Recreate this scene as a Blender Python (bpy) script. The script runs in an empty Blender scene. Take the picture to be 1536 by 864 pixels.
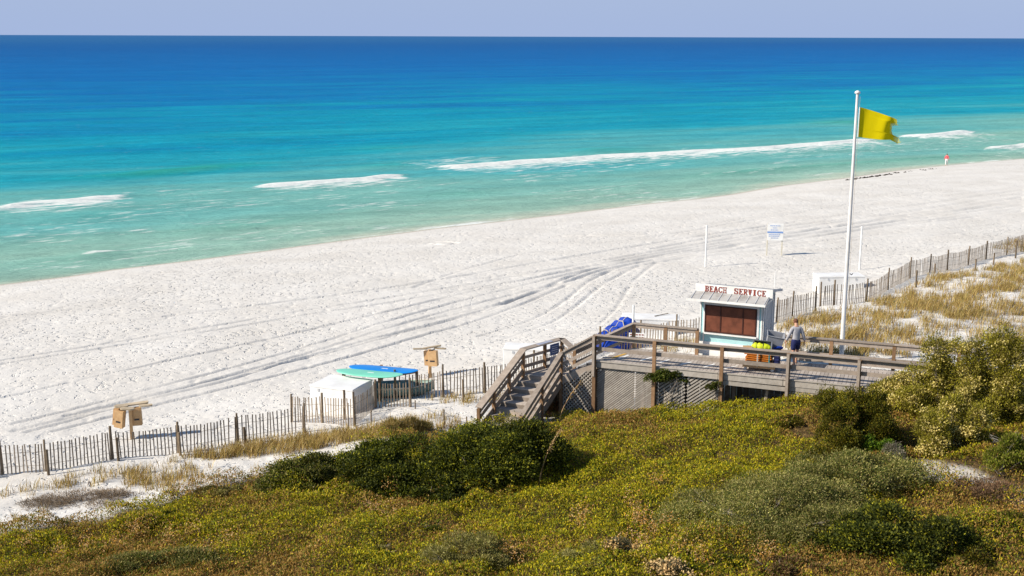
import bpy, bmesh, math, random
import numpy as np
from mathutils import Vector, Matrix
R = math.radians
rng = np.random.default_rng(7)
random.seed(7)
scene = bpy.context.scene
COL = scene.collection

# ------------------------------------------------------------------ camera
CAM_H = 18.3
FPX = 1800.0
PITCH = math.atan(377.5 / FPX)
ROLL = 0.0033
Fv = np.array([0, math.cos(PITCH), -math.sin(PITCH)])
R0 = np.array([1.0, 0, 0]); U0 = np.array([0, math.sin(PITCH), math.cos(PITCH)])
Rv = R0 * math.cos(ROLL) + U0 * math.sin(ROLL)
Uv = U0 * math.cos(ROLL) - R0 * math.sin(ROLL)
CAMP = np.array([0, 0, CAM_H])
cd = bpy.data.cameras.new('camera'); cam = bpy.data.objects.new('camera', cd); COL.objects.link(cam)
cd.sensor_width = 36; cd.lens = 36 * FPX / 1536; cd.clip_end = 150000; cd.clip_start = 0.5
cam.matrix_world = Matrix(((Rv[0], Uv[0], -Fv[0], 0), (Rv[1], Uv[1], -Fv[1], 0), (Rv[2], Uv[2], -Fv[2], CAM_H), (0, 0, 0, 1)))
scene.camera = cam

# ------------------------------------------------------------------ world, sun, exposure
SUN_EL = 36.0
SUN_AZ = (-0.955, -0.295)                       # horizontal direction towards the sun
w = bpy.data.worlds.new("World"); scene.world = w; w.use_nodes = True
nt = w.node_tree; nt.nodes.clear()
sky = nt.nodes.new('ShaderNodeTexSky'); sky.sky_type = 'NISHITA'; sky.sun_disc = False
sky.sun_elevation = R(SUN_EL); sky.sun_rotation = math.atan2(SUN_AZ[0], SUN_AZ[1])
sky.altitude = 0; sky.air_density = 1.2; sky.dust_density = 0.3; sky.ozone_density = 4.0
bg = nt.nodes.new('ShaderNodeBackground'); bg.inputs['Strength'].default_value = 0.09
out = nt.nodes.new('ShaderNodeOutputWorld')
tcw = nt.nodes.new('ShaderNodeTexCoord'); sxyz = nt.nodes.new('ShaderNodeSeparateXYZ'); nt.links.new(tcw.outputs['Generated'], sxyz.inputs[0])
mrw = nt.nodes.new('ShaderNodeMapRange'); mrw.interpolation_type = 'SMOOTHSTEP'; nt.links.new(sxyz.outputs['Z'], mrw.inputs['Value'])
mrw.inputs['From Min'].default_value = -0.02; mrw.inputs['From Max'].default_value = 0.30; mrw.inputs['To Min'].default_value = 1.0; mrw.inputs['To Max'].default_value = 0.0
mxw = nt.nodes.new('ShaderNodeMix'); mxw.data_type = 'RGBA'; nt.links.new(mrw.outputs[0], mxw.inputs[0]); nt.links.new(sky.outputs[0], mxw.inputs[6]); mxw.inputs[7].default_value = (3.1, 3.95, 6.0, 1)
nt.links.new(mxw.outputs[2], bg.inputs[0]); nt.links.new(bg.outputs[0], out.inputs[0])
sl = bpy.data.lights.new('sun', 'SUN'); sl.energy = 4.9; sl.angle = R(0.5); sl.color = (1.0, 0.905, 0.765)
so = bpy.data.objects.new('sun', sl); COL.objects.link(so)
tosun = Vector((SUN_AZ[0] * math.cos(R(SUN_EL)), SUN_AZ[1] * math.cos(R(SUN_EL)), math.sin(R(SUN_EL)))).normalized()
so.rotation_euler = tosun.to_track_quat('Z', 'Y').to_euler()
so.location = (-40, -20, 60)
scene.view_settings.view_transform = 'Standard'; scene.view_settings.look = 'None'
scene.view_settings.exposure = 0.44; scene.view_settings.gamma = 1

# ------------------------------------------------------------------ measuring helpers
def ray(px, py):
    d = Fv + Rv * ((px - 768) / FPX) + Uv * ((432 - py) / FPX)
    return d / np.linalg.norm(d)
def P(px, py, z):
    d = ray(px, py); t = (z - CAM_H) / d[2]
    return CAMP + d * t
def PX(px, Y, z):
    """x of a thing whose picture column is px at ground distance Y and height z"""
    dep = Y * math.cos(PITCH) + (CAM_H - z) * math.sin(PITCH)
    return (px - 768) / FPX * dep

# ------------------------------------------------------------------ noise
def _h(i, j, s):
    n = (i.astype(np.int64) * 374761393 + j.astype(np.int64) * 668265263 + s * 1442695041) & 0xffffffff
    n = ((n ^ (n >> 13)) * 1274126177) & 0xffffffff
    return ((n ^ (n >> 16)) & 0xffff) / 65535.0
def vn(x, y, s=0):
    xi = np.floor(x); yi = np.floor(y); u = x - xi; v = y - yi
    u = u * u * (3 - 2 * u); v = v * v * (3 - 2 * v)
    a = _h(xi, yi, s); b = _h(xi + 1, yi, s); c = _h(xi, yi + 1, s); d = _h(xi + 1, yi + 1, s)
    return (a * (1 - u) + b * u) * (1 - v) + (c * (1 - u) + d * u) * v
def fbm(x, y, s=0, o=4):
    r = 0; a = 0.5; t = 0
    for k in range(o):
        r = r + a * vn(x * 2 ** k + 17.3 * k, y * 2 ** k - 9.1 * k, s + k); t += a; a *= 0.5
    return r / t

# ------------------------------------------------------------------ shoreline and terrain height
SH = [(-60, 437), (0, 427), (100, 415), (165, 405), (300, 389), (400, 376), (450, 369), (550, 356), (650, 343), (768, 330), (868, 318),
      (968, 306), (1048, 298), (1093, 292), (1168, 279), (1268, 267), (1343, 256), (1418, 248), (1536, 238), (1600, 233)]
SHW = np.array([P(a, b, 0.0)[:2] for a, b in SH])
TD = np.array([0.76, 0.65]); TD = TD / np.linalg.norm(TD); ND = np.array([-TD[1], TD[0]])   # along shore, seaward
sh_t = SHW @ TD; sh_n = SHW @ ND
k0 = (sh_n[4] - sh_n[0]) / (sh_t[4] - sh_t[0]); k1 = (sh_n[-1] - sh_n[-6]) / (sh_t[-1] - sh_t[-6])
def shore_n(t):
    r = np.interp(t, sh_t, sh_n)
    lo = np.minimum(t - sh_t[0], 0); hi = np.maximum(t - sh_t[-1], 0)
    return r + k0 * 60 * (1 - np.exp(lo / 60)) * -1 + k1 * 90 * (1 - np.exp(-hi / 90))
def inland(x, y):
    t = x * TD[0] + y * TD[1]; n = x * ND[0] + y * ND[1]
    return shore_n(t) - n
def base_z(s):
    return np.interp(s, [-400, -60, -12, 0, 5, 12, 25, 42, 52, 62, 90, 400], [-9, -4, -0.9, 0, 0.55, 1.15, 1.65, 2.05, 2.7, 4.2, 5.0, 6.0])
CT = [(0, 864, 3.5), (400, 864, 4.2), (768, 864, 4.7), (1150, 864, 5.0), (1536, 864, 5.2),
      (0, 802, 2.85), (150, 778, 2.95), (300, 730, 2.95), (440, 700, 3.05), (520, 685, 3.15), (620, 662, 3.3), (720, 648, 3.4), (800, 640, 3.5), (895, 624, 3.75),
      (1000, 618, 4.25), (1092, 612, 4.65), (1180, 604, 5.05), (1283, 596, 5.5), (1400, 606, 5.6), (1536, 624, 5.6),
      (768, 760, 4.0), (400, 790, 3.5), (1150, 740, 4.8), (1536, 740, 5.4), (1000, 680, 4.5), (1250, 680, 4.9), (900, 700, 4.2), (200, 830, 3.2),
      (0, 755, 2.35), (100, 735, 2.5), (230, 712, 2.5), (300, 700, 2.5), (400, 680, 2.6), (500, 662, 2.9), (580, 650, 3.0), (600, 625, 3.0), (680, 612, 3.1), (760, 625, 3.3),
      (0, 712, 2.1), (72, 709, 2.15), (178, 690, 2.2), (271, 680, 2.2), (368, 665, 2.3), (457, 650, 2.5), (534, 637, 2.7), (615, 612, 2.8), (664, 596, 2.7), (727, 588, 2.9),
      (800, 572, 3.0), (900, 530, 3.2), (1014, 515, 3.8), (1060, 508, 4.1), (1165, 484, 4.5), (1223, 468, 4.4), (1251, 458, 4.2), (1299, 453, 4.0), (1332, 435, 3.9),
      (1365, 417, 3.8), (1402, 408, 3.6), (1460, 398, 3.5), (1510, 381, 3.5), (1536, 374, 3.5), (1600, 362, 3.5),
      (190, 657, 1.9), (645, 565, 2.2), (500, 608, 2.3), (1258, 435, 3.0), (1400, 440, 4.3), (1480, 425, 4.7), (1400, 480, 5.1), (1536, 450, 4.9), (1536, 520, 5.4)]
cw = [P(a, b, z) for a, b, z in CT]
cw += [np.array(p) for p in [(5, 48, 3.4), (8, 48.5, 4.0), (10, 48, 4.6), (13, 46.8, 5.45), (16, 46.5, 5.5), (20, 52, 5.3), (12, 51, 5.0), (3.5, 46.5, 3.5), (7, 46, 3.9), (9, 45, 4.4), (11, 44, 4.9), (14, 42.5, 5.5), (1.5, 46.3, 3.3),
       (0, 20, 5.2), (-12, 20, 4.6), (12, 20, 5.5), (22, 38, 5.5), (24, 46, 5.5)]]
cw = np.array(cw)
RS = 17.0
def _phi(r): r = np.minimum(r / RS, 1.0); return (1 - r) ** 4 * (4 * r + 1)
_res = cw[:, 2] - base_z(inland(cw[:, 0], cw[:, 1]))
_D = np.hypot(cw[:, 0][:, None] - cw[:, 0][None], cw[:, 1][:, None] - cw[:, 1][None])
_wt = np.linalg.solve(_phi(_D) + 0.02 * np.eye(len(cw)), _res)
def smooth_z(x, y):
    x = np.asarray(x, float); y = np.asarray(y, float); shp = x.shape; xf = x.ravel(); yf = y.ravel()
    z = base_z(inland(xf, yf))
    m = np.where((xf > -50) & (xf < 70) & (yf > 0) & (yf < 125))[0]
    for i in range(0, len(m), 60000):
        q = m[i:i + 60000]
        z[q] += _phi(np.hypot(xf[q][:, None] - cw[:, 0][None], yf[q][:, None] - cw[:, 1][None])) @ _wt
    return z.reshape(shp)
def ground_pt(px, py):
    d = ray(px, py); t = (6.5 - CAM_H) / d[2]; t = max(t, 5)
    ts = t + np.arange(0, 2400) * 0.05 * (1 if py > 380 else 2)
    p = CAMP[None] + d[None] * ts[:, None]
    g = smooth_z(p[:, 0], p[:, 1]); k = np.argmax(p[:, 2] <= g)
    return np.array([p[k, 0], p[k, 1], g[k]])
def gz(x, y): return float(smooth_z(np.array([x]), np.array([y]))[0])

# vegetation outline (world polygon), measured along the edge of the green
VE = [(-60, 815), (0, 800), (62, 786), (146, 780), (174, 765), (243, 747), (302, 730), (382, 716), (440, 700), (520, 682), (600, 664), (640, 655), (720, 640), (800, 638), (850, 632), (895, 624),
      (1000, 618), (1092, 612), (1180, 600)]
VEW = [ground_pt(a, b)[:2] for a, b in VE]
VPOLY = np.array([(-60, -5), (-40, 20)] + [tuple(v) for v in VEW] + [(11.5, 42.0), (14, 41.0), (30, 36), (60, 30), (60, -5)])
def inpoly(x, y, poly):
    c = np.zeros(x.shape, bool); n = len(poly); j = n - 1
    for i in range(n):
        xi, yi = poly[i]; xj, yj = poly[j]
        if yi != yj:
            c ^= ((yi > y) != (yj > y)) & (x < (xj - xi) * (y - yi) / (yj - yi) + xi)
        j = i
    return c
def seg_dist(x, y, pts):
    d = np.full(x.shape, 1e9)
    for (a, b) in zip(pts[:-1], pts[1:]):
        ax, ay = a[0], a[1]; bx, by = b[0] - ax, b[1] - ay
        t = np.clip(((x - ax) * bx + (y - ay) * by) / (bx * bx + by * by + 1e-9), 0, 1)
        d = np.minimum(d, np.hypot(x - ax - bx * t, y - ay - by * t))
    return d

# ------------------------------------------------------------------ materials
MATS = {}
def newmat(name):
    m = bpy.data.materials.new(name); m.use_nodes = True; n = m.node_tree; n.nodes.clear(); MATS[name] = m
    o = n.nodes.new('ShaderNodeOutputMaterial'); return m, n, o
def N(n, t, **kw):
    nd = n.nodes.new(t)
    for k, v in kw.items(): setattr(nd, k, v)
    return nd
def ramp(n, stops, interp='LINEAR'):
    r = n.nodes.new('ShaderNodeValToRGB'); r.color_ramp.interpolation = interp
    while len(r.color_ramp.elements) < len(stops): r.color_ramp.elements.new(0.5)
    for e, (p, c) in zip(r.color_ramp.elements, stops): e.position = p; e.color = tuple(c) + (1,) if len(c) == 3 else c
    return r
def paint(name, c, rough=0.6, var=0.12, scale=3.0, dirt=None, spec=0.3, bump=0.0):
    m, n, o = newmat(name); L = n.links.new
    b = N(n, 'ShaderNodeBsdfPrincipled'); b.inputs['Roughness'].default_value = rough; b.inputs['Specular IOR Level'].default_value = spec
    tc = N(n, 'ShaderNodeTexCoord'); no = N(n, 'ShaderNodeTexNoise'); no.inputs['Scale'].default_value = scale; no.inputs['Detail'].default_value = 6
    L(tc.outputs['Object'], no.inputs['Vector'])
    d = dirt if dirt else tuple(x * (1 - 2 * var) for x in c)
    r = ramp(n, [(0.3, d), (0.55, c), (0.8, tuple(min(1, x * (1 + var)) for x in c))]); L(no.outputs['Fac'], r.inputs[0]); L(r.outputs[0], b.inputs['Base Color'])
    if bump:
        bp = N(n, 'ShaderNodeBump'); bp.inputs['Strength'].default_value = bump; bp.inputs['Distance'].default_value = 0.01
        L(no.outputs['Fac'], bp.inputs['Height']); L(bp.outputs[0], b.inputs['Normal'])
    L(b.outputs[0], o.inputs[0]); return m
def wood(name, c1, c2, rough=0.8, vary=0.35):
    m, n, o = newmat(name); L = n.links.new
    b = N(n, 'ShaderNodeBsdfPrincipled'); b.inputs['Roughness'].default_value = rough; b.inputs['Specular IOR Level'].default_value = 0.2
    tc = N(n, 'ShaderNodeTexCoord'); no = N(n, 'ShaderNodeTexNoise'); no.inputs['Scale'].default_value = 5; no.inputs['Detail'].default_value = 8; no.inputs['Roughness'].default_value = 0.7
    L(tc.outputs['Object'], no.inputs['Vector'])
    r = ramp(n, [(0.3, c1), (0.7, c2)]); L(no.outputs['Fac'], r.inputs[0])
    at = N(n, 'ShaderNodeAttribute'); at.attribute_name = 'rnd'
    mr = N(n, 'ShaderNodeMapRange'); mr.inputs['To Min'].default_value = 1 - vary; mr.inputs['To Max'].default_value = 1 + vary * 0.6
    L(at.outputs['Fac'], mr.inputs['Value'])
    hs = N(n, 'ShaderNodeHueSaturation'); L(mr.outputs[0], hs.inputs['Value']); L(r.outputs[0], hs.inputs['Color']); L(hs.outputs[0], b.inputs['Base Color'])
    wv = N(n, 'ShaderNodeTexNoise'); wv.inputs['Scale'].default_value = 40; L(tc.outputs['Object'], wv.inputs['Vector'])
    bp = N(n, 'ShaderNodeBump'); bp.inputs['Strength'].default_value = 0.4; bp.inputs['Distance'].default_value = 0.004
    L(wv.outputs['Fac'], bp.inputs['Height']); L(bp.outputs[0], b.inputs['Normal']); L(b.outputs[0], o.inputs[0]); return m
def foliage(name, trans=0.3, rough=0.6, spec=0.12):
    m, n, o = newmat(name); L = n.links.new
    at = N(n, 'ShaderNodeAttribute'); at.attribute_name = 'col'
    b = N(n, 'ShaderNodeBsdfPrincipled'); b.inputs['Roughness'].default_value = rough; b.inputs['Specular IOR Level'].default_value = spec
    L(at.outputs['Color'], b.inputs['Base Color'])
    t = N(n, 'ShaderNodeBsdfTranslucent'); hs = N(n, 'ShaderNodeHueSaturation'); hs.inputs['Value'].default_value = 1.3; hs.inputs['Saturation'].default_value = 1.1
    L(at.outputs['Color'], hs.inputs['Color']); L(hs.outputs[0], t.inputs['Color'])
    mx = N(n, 'ShaderNodeMixShader'); mx.inputs[0].default_value = trans; L(b.outputs[0], mx.inputs[1]); L(t.outputs[0], mx.inputs[2]); L(mx.outputs[0], o.inputs[0]); return m
foliage('leaf', 0.28); foliage('straw', 0.25, 0.7, 0.1)
wood('weathered_wood', (0.25, 0.205, 0.17), (0.40, 0.34, 0.285))
wood('deck_wood', (0.33, 0.285, 0.25), (0.47, 0.42, 0.375), vary=0.2)
wood('cap_wood', (0.26, 0.21, 0.17), (0.40, 0.34, 0.285), vary=0.25)
wood('post_wood', (0.20, 0.115, 0.06), (0.34, 0.21, 0.12), vary=0.3)
wood('lattice_wood', (0.30, 0.27, 0.235), (0.46, 0.42, 0.37), vary=0.2)
wood('picket_wood', (0.15, 0.115, 0.085), (0.36, 0.29, 0.22), vary=0.45)
wood('fence_post', (0.12, 0.09, 0.06), (0.25, 0.19, 0.13), vary=0.3)
wood('tan_wood', (0.42, 0.25, 0.12), (0.60, 0.40, 0.21), vary=0.15)
wood('plank_wood', (0.34, 0.27, 0.18), (0.52, 0.43, 0.31), vary=0.2)
wood('bare_twig', (0.18, 0.15, 0.12), (0.38, 0.33, 0.28), vary=0.3)
paint('white_paint', (0.80, 0.80, 0.78), 0.5, 0.04, 2.0, dirt=(0.66, 0.65, 0.62))
paint('white_plastic', (0.80, 0.80, 0.79), 0.45, 0.03, 1.2, dirt=(0.70, 0.69, 0.67))
paint('aqua_paint', (0.40, 0.66, 0.68), 0.6, 0.05, 2.5)
paint('grey_side', (0.50, 0.51, 0.53), 0.6, 0.06, 2.5)
paint('shutter_brown', (0.16, 0.052, 0.028), 0.55, 0.18, 4.0)
paint('roof_grey', (0.40, 0.39, 0.375), 0.6, 0.08, 3.0, dirt=(0.27, 0.255, 0.24))
paint('letter_red', (0.26, 0.045, 0.025), 0.6, 0.1, 6)
paint('frame_brown', (0.06, 0.02, 0.014), 0.55, 0.15, 4.0)
paint('letter_black', (0.03, 0.03, 0.035), 0.6, 0.1, 6)
paint('sign_blue', (0.04, 0.085, 0.25), 0.5, 0.08, 5)
paint('text_blue', (0.20, 0.32, 0.62), 0.5, 0.05, 5)
paint('text_white', (0.6, 0.65, 0.75), 0.5, 0.05, 5)
paint('sign_grey', (0.34, 0.36, 0.44), 0.5, 0.08, 5)
paint('yellow_paint', (0.60, 0.36, 0.06), 0.6, 0.12, 8)
paint('tarp_blue', (0.004, 0.04, 0.33), 0.6, 0.15, 2.5, spec=0.2)
paint('rope', (0.5, 0.44, 0.34), 0.8, 0.1, 8)
paint('board_mint', (0.19, 0.60, 0.44), 0.35, 0.05, 1.0, spec=0.5)
paint('board_blue', (0.005, 0.22, 0.68), 0.3, 0.06, 1.0, spec=0.5)
paint('boat_teal', (0.20, 0.32, 0.28), 0.5, 0.15, 2.5)
paint('cream', (0.62, 0.58, 0.48), 0.6, 0.08, 2.5)
paint('bin_grey', (0.30, 0.31, 0.34), 0.5, 0.12, 4)
paint('bin_dark', (0.12, 0.13, 0.16), 0.5, 0.12, 4)
paint('lime', (0.60, 0.68, 0.02), 0.5, 0.12, 5)
paint('orange', (0.50, 0.155, 0.02), 0.5, 0.12, 4)
paint('navy', (0.015, 0.02, 0.09), 0.8, 0.15, 6)
paint('teal', (0.02, 0.25, 0.26), 0.6, 0.1, 5)
paint('dark_metal', (0.06, 0.06, 0.065), 0.4, 0.1, 5)
paint('white_pole', (0.72, 0.71, 0.70), 0.35, 0.05, 1.5, dirt=(0.55, 0.53, 0.5))
paint('skin', (0.50, 0.28, 0.19), 0.6, 0.05, 4); paint('hair', (0.14, 0.055, 0.028), 0.7, 0.2, 20)
paint('shirt_grey', (0.40, 0.40, 0.43), 0.85, 0.12, 7); paint('shirt_coral', (0.80, 0.13, 0.15), 0.85, 0.08, 7)
paint('trousers_white', (0.72, 0.70, 0.66), 0.85, 0.05, 7)
paint('dark_void', (0.03, 0.024, 0.018), 0.9, 0.2, 5)
paint('red_plastic', (0.55, 0.05, 0.04), 0.5, 0.1, 5)
paint('seaweed', (0.05, 0.04, 0.03), 0.9, 0.2, 8)

# sand
m, n, o = newmat('sand'); L = n.links.new
b = N(n, 'ShaderNodeBsdfPrincipled'); b.inputs['Roughness'].default_value = 0.95; b.inputs['Specular IOR Level'].default_value = 0.1
geo = N(n, 'ShaderNodeNewGeometry')
n1 = N(n, 'ShaderNodeTexNoise'); n1.inputs['Scale'].default_value = 0.25; n1.inputs['Detail'].default_value = 8; L(geo.outputs['Position'], n1.inputs['Vector'])
n2 = N(n, 'ShaderNodeTexNoise'); n2.inputs['Scale'].default_value = 5.5; n2.inputs['Detail'].default_value = 5; n2.inputs['Roughness'].default_value = 0.6; L(geo.outputs['Position'], n2.inputs['Vector'])
vo = N(n, 'ShaderNodeTexVoronoi'); vo.inputs['Scale'].default_value = 1.7; vo.feature = 'SMOOTH_F1'; L(geo.outputs['Position'], vo.inputs['Vector'])
r1 = ramp(n, [(0.3, (0.575, 0.55, 0.51)), (0.7, (0.655, 0.635, 0.60))]); L(n1.outputs['Fac'], r1.inputs[0])
att = N(n, 'ShaderNodeAttribute'); att.attribute_name = 'litter_and_shade'
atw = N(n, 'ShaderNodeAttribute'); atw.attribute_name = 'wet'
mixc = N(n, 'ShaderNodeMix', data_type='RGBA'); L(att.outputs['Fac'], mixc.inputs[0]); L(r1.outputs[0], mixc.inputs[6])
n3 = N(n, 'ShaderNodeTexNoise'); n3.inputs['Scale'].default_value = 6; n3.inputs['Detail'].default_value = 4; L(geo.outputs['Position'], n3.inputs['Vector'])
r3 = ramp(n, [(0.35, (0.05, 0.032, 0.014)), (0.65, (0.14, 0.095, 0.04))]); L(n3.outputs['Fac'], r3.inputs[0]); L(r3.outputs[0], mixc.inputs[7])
mixw = N(n, 'ShaderNodeMix', data_type='RGBA'); L(atw.outputs['Fac'], mixw.inputs[0]); L(mixc.outputs[2], mixw.inputs[6]); mixw.inputs[7].default_value = (0.36, 0.31, 0.24, 1)
L(mixw.outputs[2], b.inputs['Base Color'])
ad = N(n, 'ShaderNodeMath', operation='MULTIPLY_ADD'); L(vo.outputs['Distance'], ad.inputs[0]); ad.inputs[1].default_value = 0.8; L(n2.outputs['Fac'], ad.inputs[2])
bp = N(n, 'ShaderNodeBump'); bp.inputs['Strength'].default_value = 0.8; bp.inputs['Distance'].default_value = 0.10
n5 = N(n, 'ShaderNodeTexNoise'); n5.inputs['Scale'].default_value = 3.0; n5.inputs['Detail'].default_value = 2.5; n5.inputs['Roughness'].default_value = 0.6; L(geo.outputs['Position'], n5.inputs['Vector'])
pit = N(n, 'ShaderNodeMapRange'); pit.interpolation_type = 'SMOOTHSTEP'; L(n5.outputs['Fac'], pit.inputs['Value']); pit.inputs['From Min'].default_value = 0.56; pit.inputs['From Max'].default_value = 0.68; pit.inputs['To Min'].default_value = 0.0; pit.inputs['To Max'].default_value = -1.5
ats = N(n, 'ShaderNodeAttribute'); ats.attribute_name = 'trampled'
pm = N(n, 'ShaderNodeMath', operation='MULTIPLY'); L(pit.outputs[0], pm.inputs[0]); L(ats.outputs['Fac'], pm.inputs[1]); pit = pm
fz = N(n, 'ShaderNodeMath', operation='MULTIPLY_ADD'); L(n2.outputs['Fac'], fz.inputs[0]); fz.inputs[1].default_value = 0.36; L(pit.outputs[0], fz.inputs[2])
L(fz.outputs[0], bp.inputs['Height']); L(bp.outputs[0], b.inputs['Normal'])
L(b.outputs[0], o.inputs[0])

# water: base colour mostly follows the depth over the sand (distance offshore), foam is its own mask
m, n, o = newmat('sea_water'); L = n.links.new
geo = N(n, 'ShaderNodeNewGeometry'); aw = N(n, 'ShaderNodeAttribute'); aw.attribute_name = 'offshore'; af = N(n, 'ShaderNodeAttribute'); af.attribute_name = 'foam'; ag = N(n, 'ShaderNodeAttribute'); ag.attribute_name = 'green'
mp = N(n, 'ShaderNodeMapping'); mp.vector_type = 'TEXTURE'; mp.inputs['Rotation'].default_value = (0, 0, math.atan2(TD[1], TD[0]) - 0.25); mp.inputs['Scale'].default_value = (140, 26, 1)
L(geo.outputs['Position'], mp.inputs['Vector'])
nb = N(n, 'ShaderNodeTexNoise'); nb.inputs['Scale'].default_value = 1.0; nb.inputs['Detail'].default_value = 5; nb.inputs['Roughness'].default_value = 0.55; L(mp.outputs[0], nb.inputs['Vector'])
# x = log-ish offshore coordinate, wobbled by large streaks
ma = N(n, 'ShaderNodeMath', operation='MAXIMUM'); L(aw.outputs['Fac'], ma.inputs[0]); ma.inputs[1].default_value = 0.0
mb = N(n, 'ShaderNodeMath', operation='ADD'); L(ma.outputs[0], mb.inputs[0]); mb.inputs[1].default_value = 8.0
lg = N(n, 'ShaderNodeMath', operation='LOGARITHM'); L(mb.outputs[0], lg.inputs[0]); lg.inputs[1].default_value = 10.0
sc = N(n, 'ShaderNodeMapRange'); L(lg.outputs[0], sc.inputs['Value']); sc.inputs['From Min'].default_value = math.log10(8); sc.inputs['From Max'].default_value = math.log10(4000)
wb = N(n, 'ShaderNodeMath', operation='MULTIPLY_ADD'); L(nb.outputs['Fac'], wb.inputs[0]); wb.inputs[1].default_value = 0.42; wb.inputs[2].default_value = -0.21
sm = N(n, 'ShaderNodeMath', operation='ADD'); L(sc.outputs[0], sm.inputs[0]); L(wb.outputs[0], sm.inputs[1])
def lw(x): return (math.log10(x + 8) - math.log10(8)) / (math.log10(4000) - math.log10(8))
WC = [(0, (0.44, 0.49, 0.40)), (lw(3), (0.27, 0.44, 0.36)), (lw(15), (0.20, 0.41, 0.35)), (lw(43), (0.10, 0.37, 0.37)), (lw(80), (0.012, 0.295, 0.38)), (lw(126), (0.002, 0.25, 0.37)),
      (lw(244), (0.001, 0.17, 0.37)), (lw(479), (0.001, 0.12, 0.355)), (lw(1800), (0.001, 0.085, 0.28)), (1, (0.008, 0.10, 0.27))]  # last stop lightened to paint haze into the far sea
wr = ramp(n, WC); L(sm.outputs[0], wr.inputs[0])
mg = N(n, 'ShaderNodeMix', data_type='RGBA'); L(ag.outputs['Fac'], mg.inputs[0]); L(wr.outputs[0], mg.inputs[6]); mg.inputs[7].default_value = (0.02, 0.30, 0.235, 1)
# foam break-up
mf = N(n, 'ShaderNodeMapping'); mf.vector_type = 'TEXTURE'; mf.inputs['Rotation'].default_value = (0, 0, math.atan2(TD[1], TD[0])); mf.inputs['Scale'].default_value = (3.6, 0.85, 1); L(geo.outputs['Position'], mf.inputs['Vector'])
nf = N(n, 'ShaderNodeTexNoise'); nf.inputs['Scale'].default_value = 0.9; nf.inputs['Detail'].default_value = 7; nf.inputs['Roughness'].default_value = 0.68; L(mf.outputs[0], nf.inputs['Vector'])
fa = N(n, 'ShaderNodeMath', operation='ADD'); nm_ = N(n, 'ShaderNodeMath', operation='MULTIPLY_ADD'); L(nf.outputs['Fac'], nm_.inputs[0]); nm_.inputs[1].default_value = 1.8; nm_.inputs[2].default_value = -0.38
L(af.outputs['Fac'], fa.inputs[0]); L(nm_.outputs[0], fa.inputs[1])
fr = N(n, 'ShaderNodeMapRange'); L(fa.outputs[0], fr.inputs['Value']); fr.inputs['From Min'].default_value = 0.78; fr.inputs['From Max'].default_value = 1.1
ms_ = N(n, 'ShaderNodeMapping'); ms_.vector_type = 'TEXTURE'; ms_.inputs['Rotation'].default_value = (0, 0, math.atan2(TD[1], TD[0]) - 0.35); ms_.inputs['Scale'].default_value = (22, 5, 1); L(geo.outputs['Position'], ms_.inputs['Vector'])
ns_ = N(n, 'ShaderNodeTexNoise'); ns_.inputs['Scale'].default_value = 1.0; ns_.inputs['Detail'].default_value = 8; ns_.inputs['Roughness'].default_value = 0.72; L(ms_.outputs[0], ns_.inputs['Vector'])
mrs = N(n, 'ShaderNodeMapRange'); L(ns_.outputs['Fac'], mrs.inputs['Value']); mrs.inputs['From Min'].default_value = .3; mrs.inputs['From Max'].default_value = .7; mrs.inputs['To Min'].default_value = .78; mrs.inputs['To Max'].default_value = 1.2
hsw = N(n, 'ShaderNodeHueSaturation'); L(mg.outputs[2], hsw.inputs['Color']); L(mrs.outputs[0], hsw.inputs['Value'])  # brightness streaks paint the shading of wave slopes into the colour
df = N(n, 'ShaderNodeBsdfDiffuse'); L(hsw.outputs[0], df.inputs['Color'])
gl = N(n, 'ShaderNodeBsdfGlossy'); gl.inputs['Roughness'].default_value = 0.38; gl.inputs['Color'].default_value = (1, 1, 1, 1)
mw = N(n, 'ShaderNodeMapping'); mw.vector_type = 'TEXTURE'; mw.inputs['Rotation'].default_value = (0, 0, math.atan2(TD[1], TD[0]) - 0.3); mw.inputs['Scale'].default_value = (3.0, 1.0, 1); L(geo.outputs['Position'], mw.inputs['Vector'])
nw = N(n, 'ShaderNodeTexNoise'); nw.inputs['Scale'].default_value = 0.55; nw.inputs['Detail'].default_value = 9; nw.inputs['Roughness'].default_value = 0.65; L(mw.outputs[0], nw.inputs['Vector'])
bw = N(n, 'ShaderNodeBump'); bw.inputs['Strength'].default_value = 0.8; bw.inputs['Distance'].default_value = 1.0; L(nw.outputs['Fac'], bw.inputs['Height'])
L(bw.outputs[0], df.inputs['Normal']); L(bw.outputs[0], gl.inputs['Normal'])
fre = N(n, 'ShaderNodeFresnel'); fre.inputs['IOR'].default_value = 1.2; L(bw.outputs[0], fre.inputs['Normal'])
fm = N(n, 'ShaderNodeMath', operation='MULTIPLY'); L(fre.outputs[0], fm.inputs[0]); fm.inputs[1].default_value = 0.12
mx = N(n, 'ShaderNodeMixShader'); L(fm.outputs[0], mx.inputs[0]); L(df.outputs[0], mx.inputs[1]); L(gl.outputs[0], mx.inputs[2])
fd = N(n, 'ShaderNodeBsdfDiffuse'); fd.inputs['Color'].default_value = (0.74, 0.77, 0.74, 1); L(bw.outputs[0], fd.inputs['Normal'])
m2 = N(n, 'ShaderNodeMixShader'); L(fr.outputs[0], m2.inputs[0]); L(mx.outputs[0], m2.inputs[1]); L(fd.outputs[0], m2.inputs[2]); L(m2.outputs[0], o.inputs[0])

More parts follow.
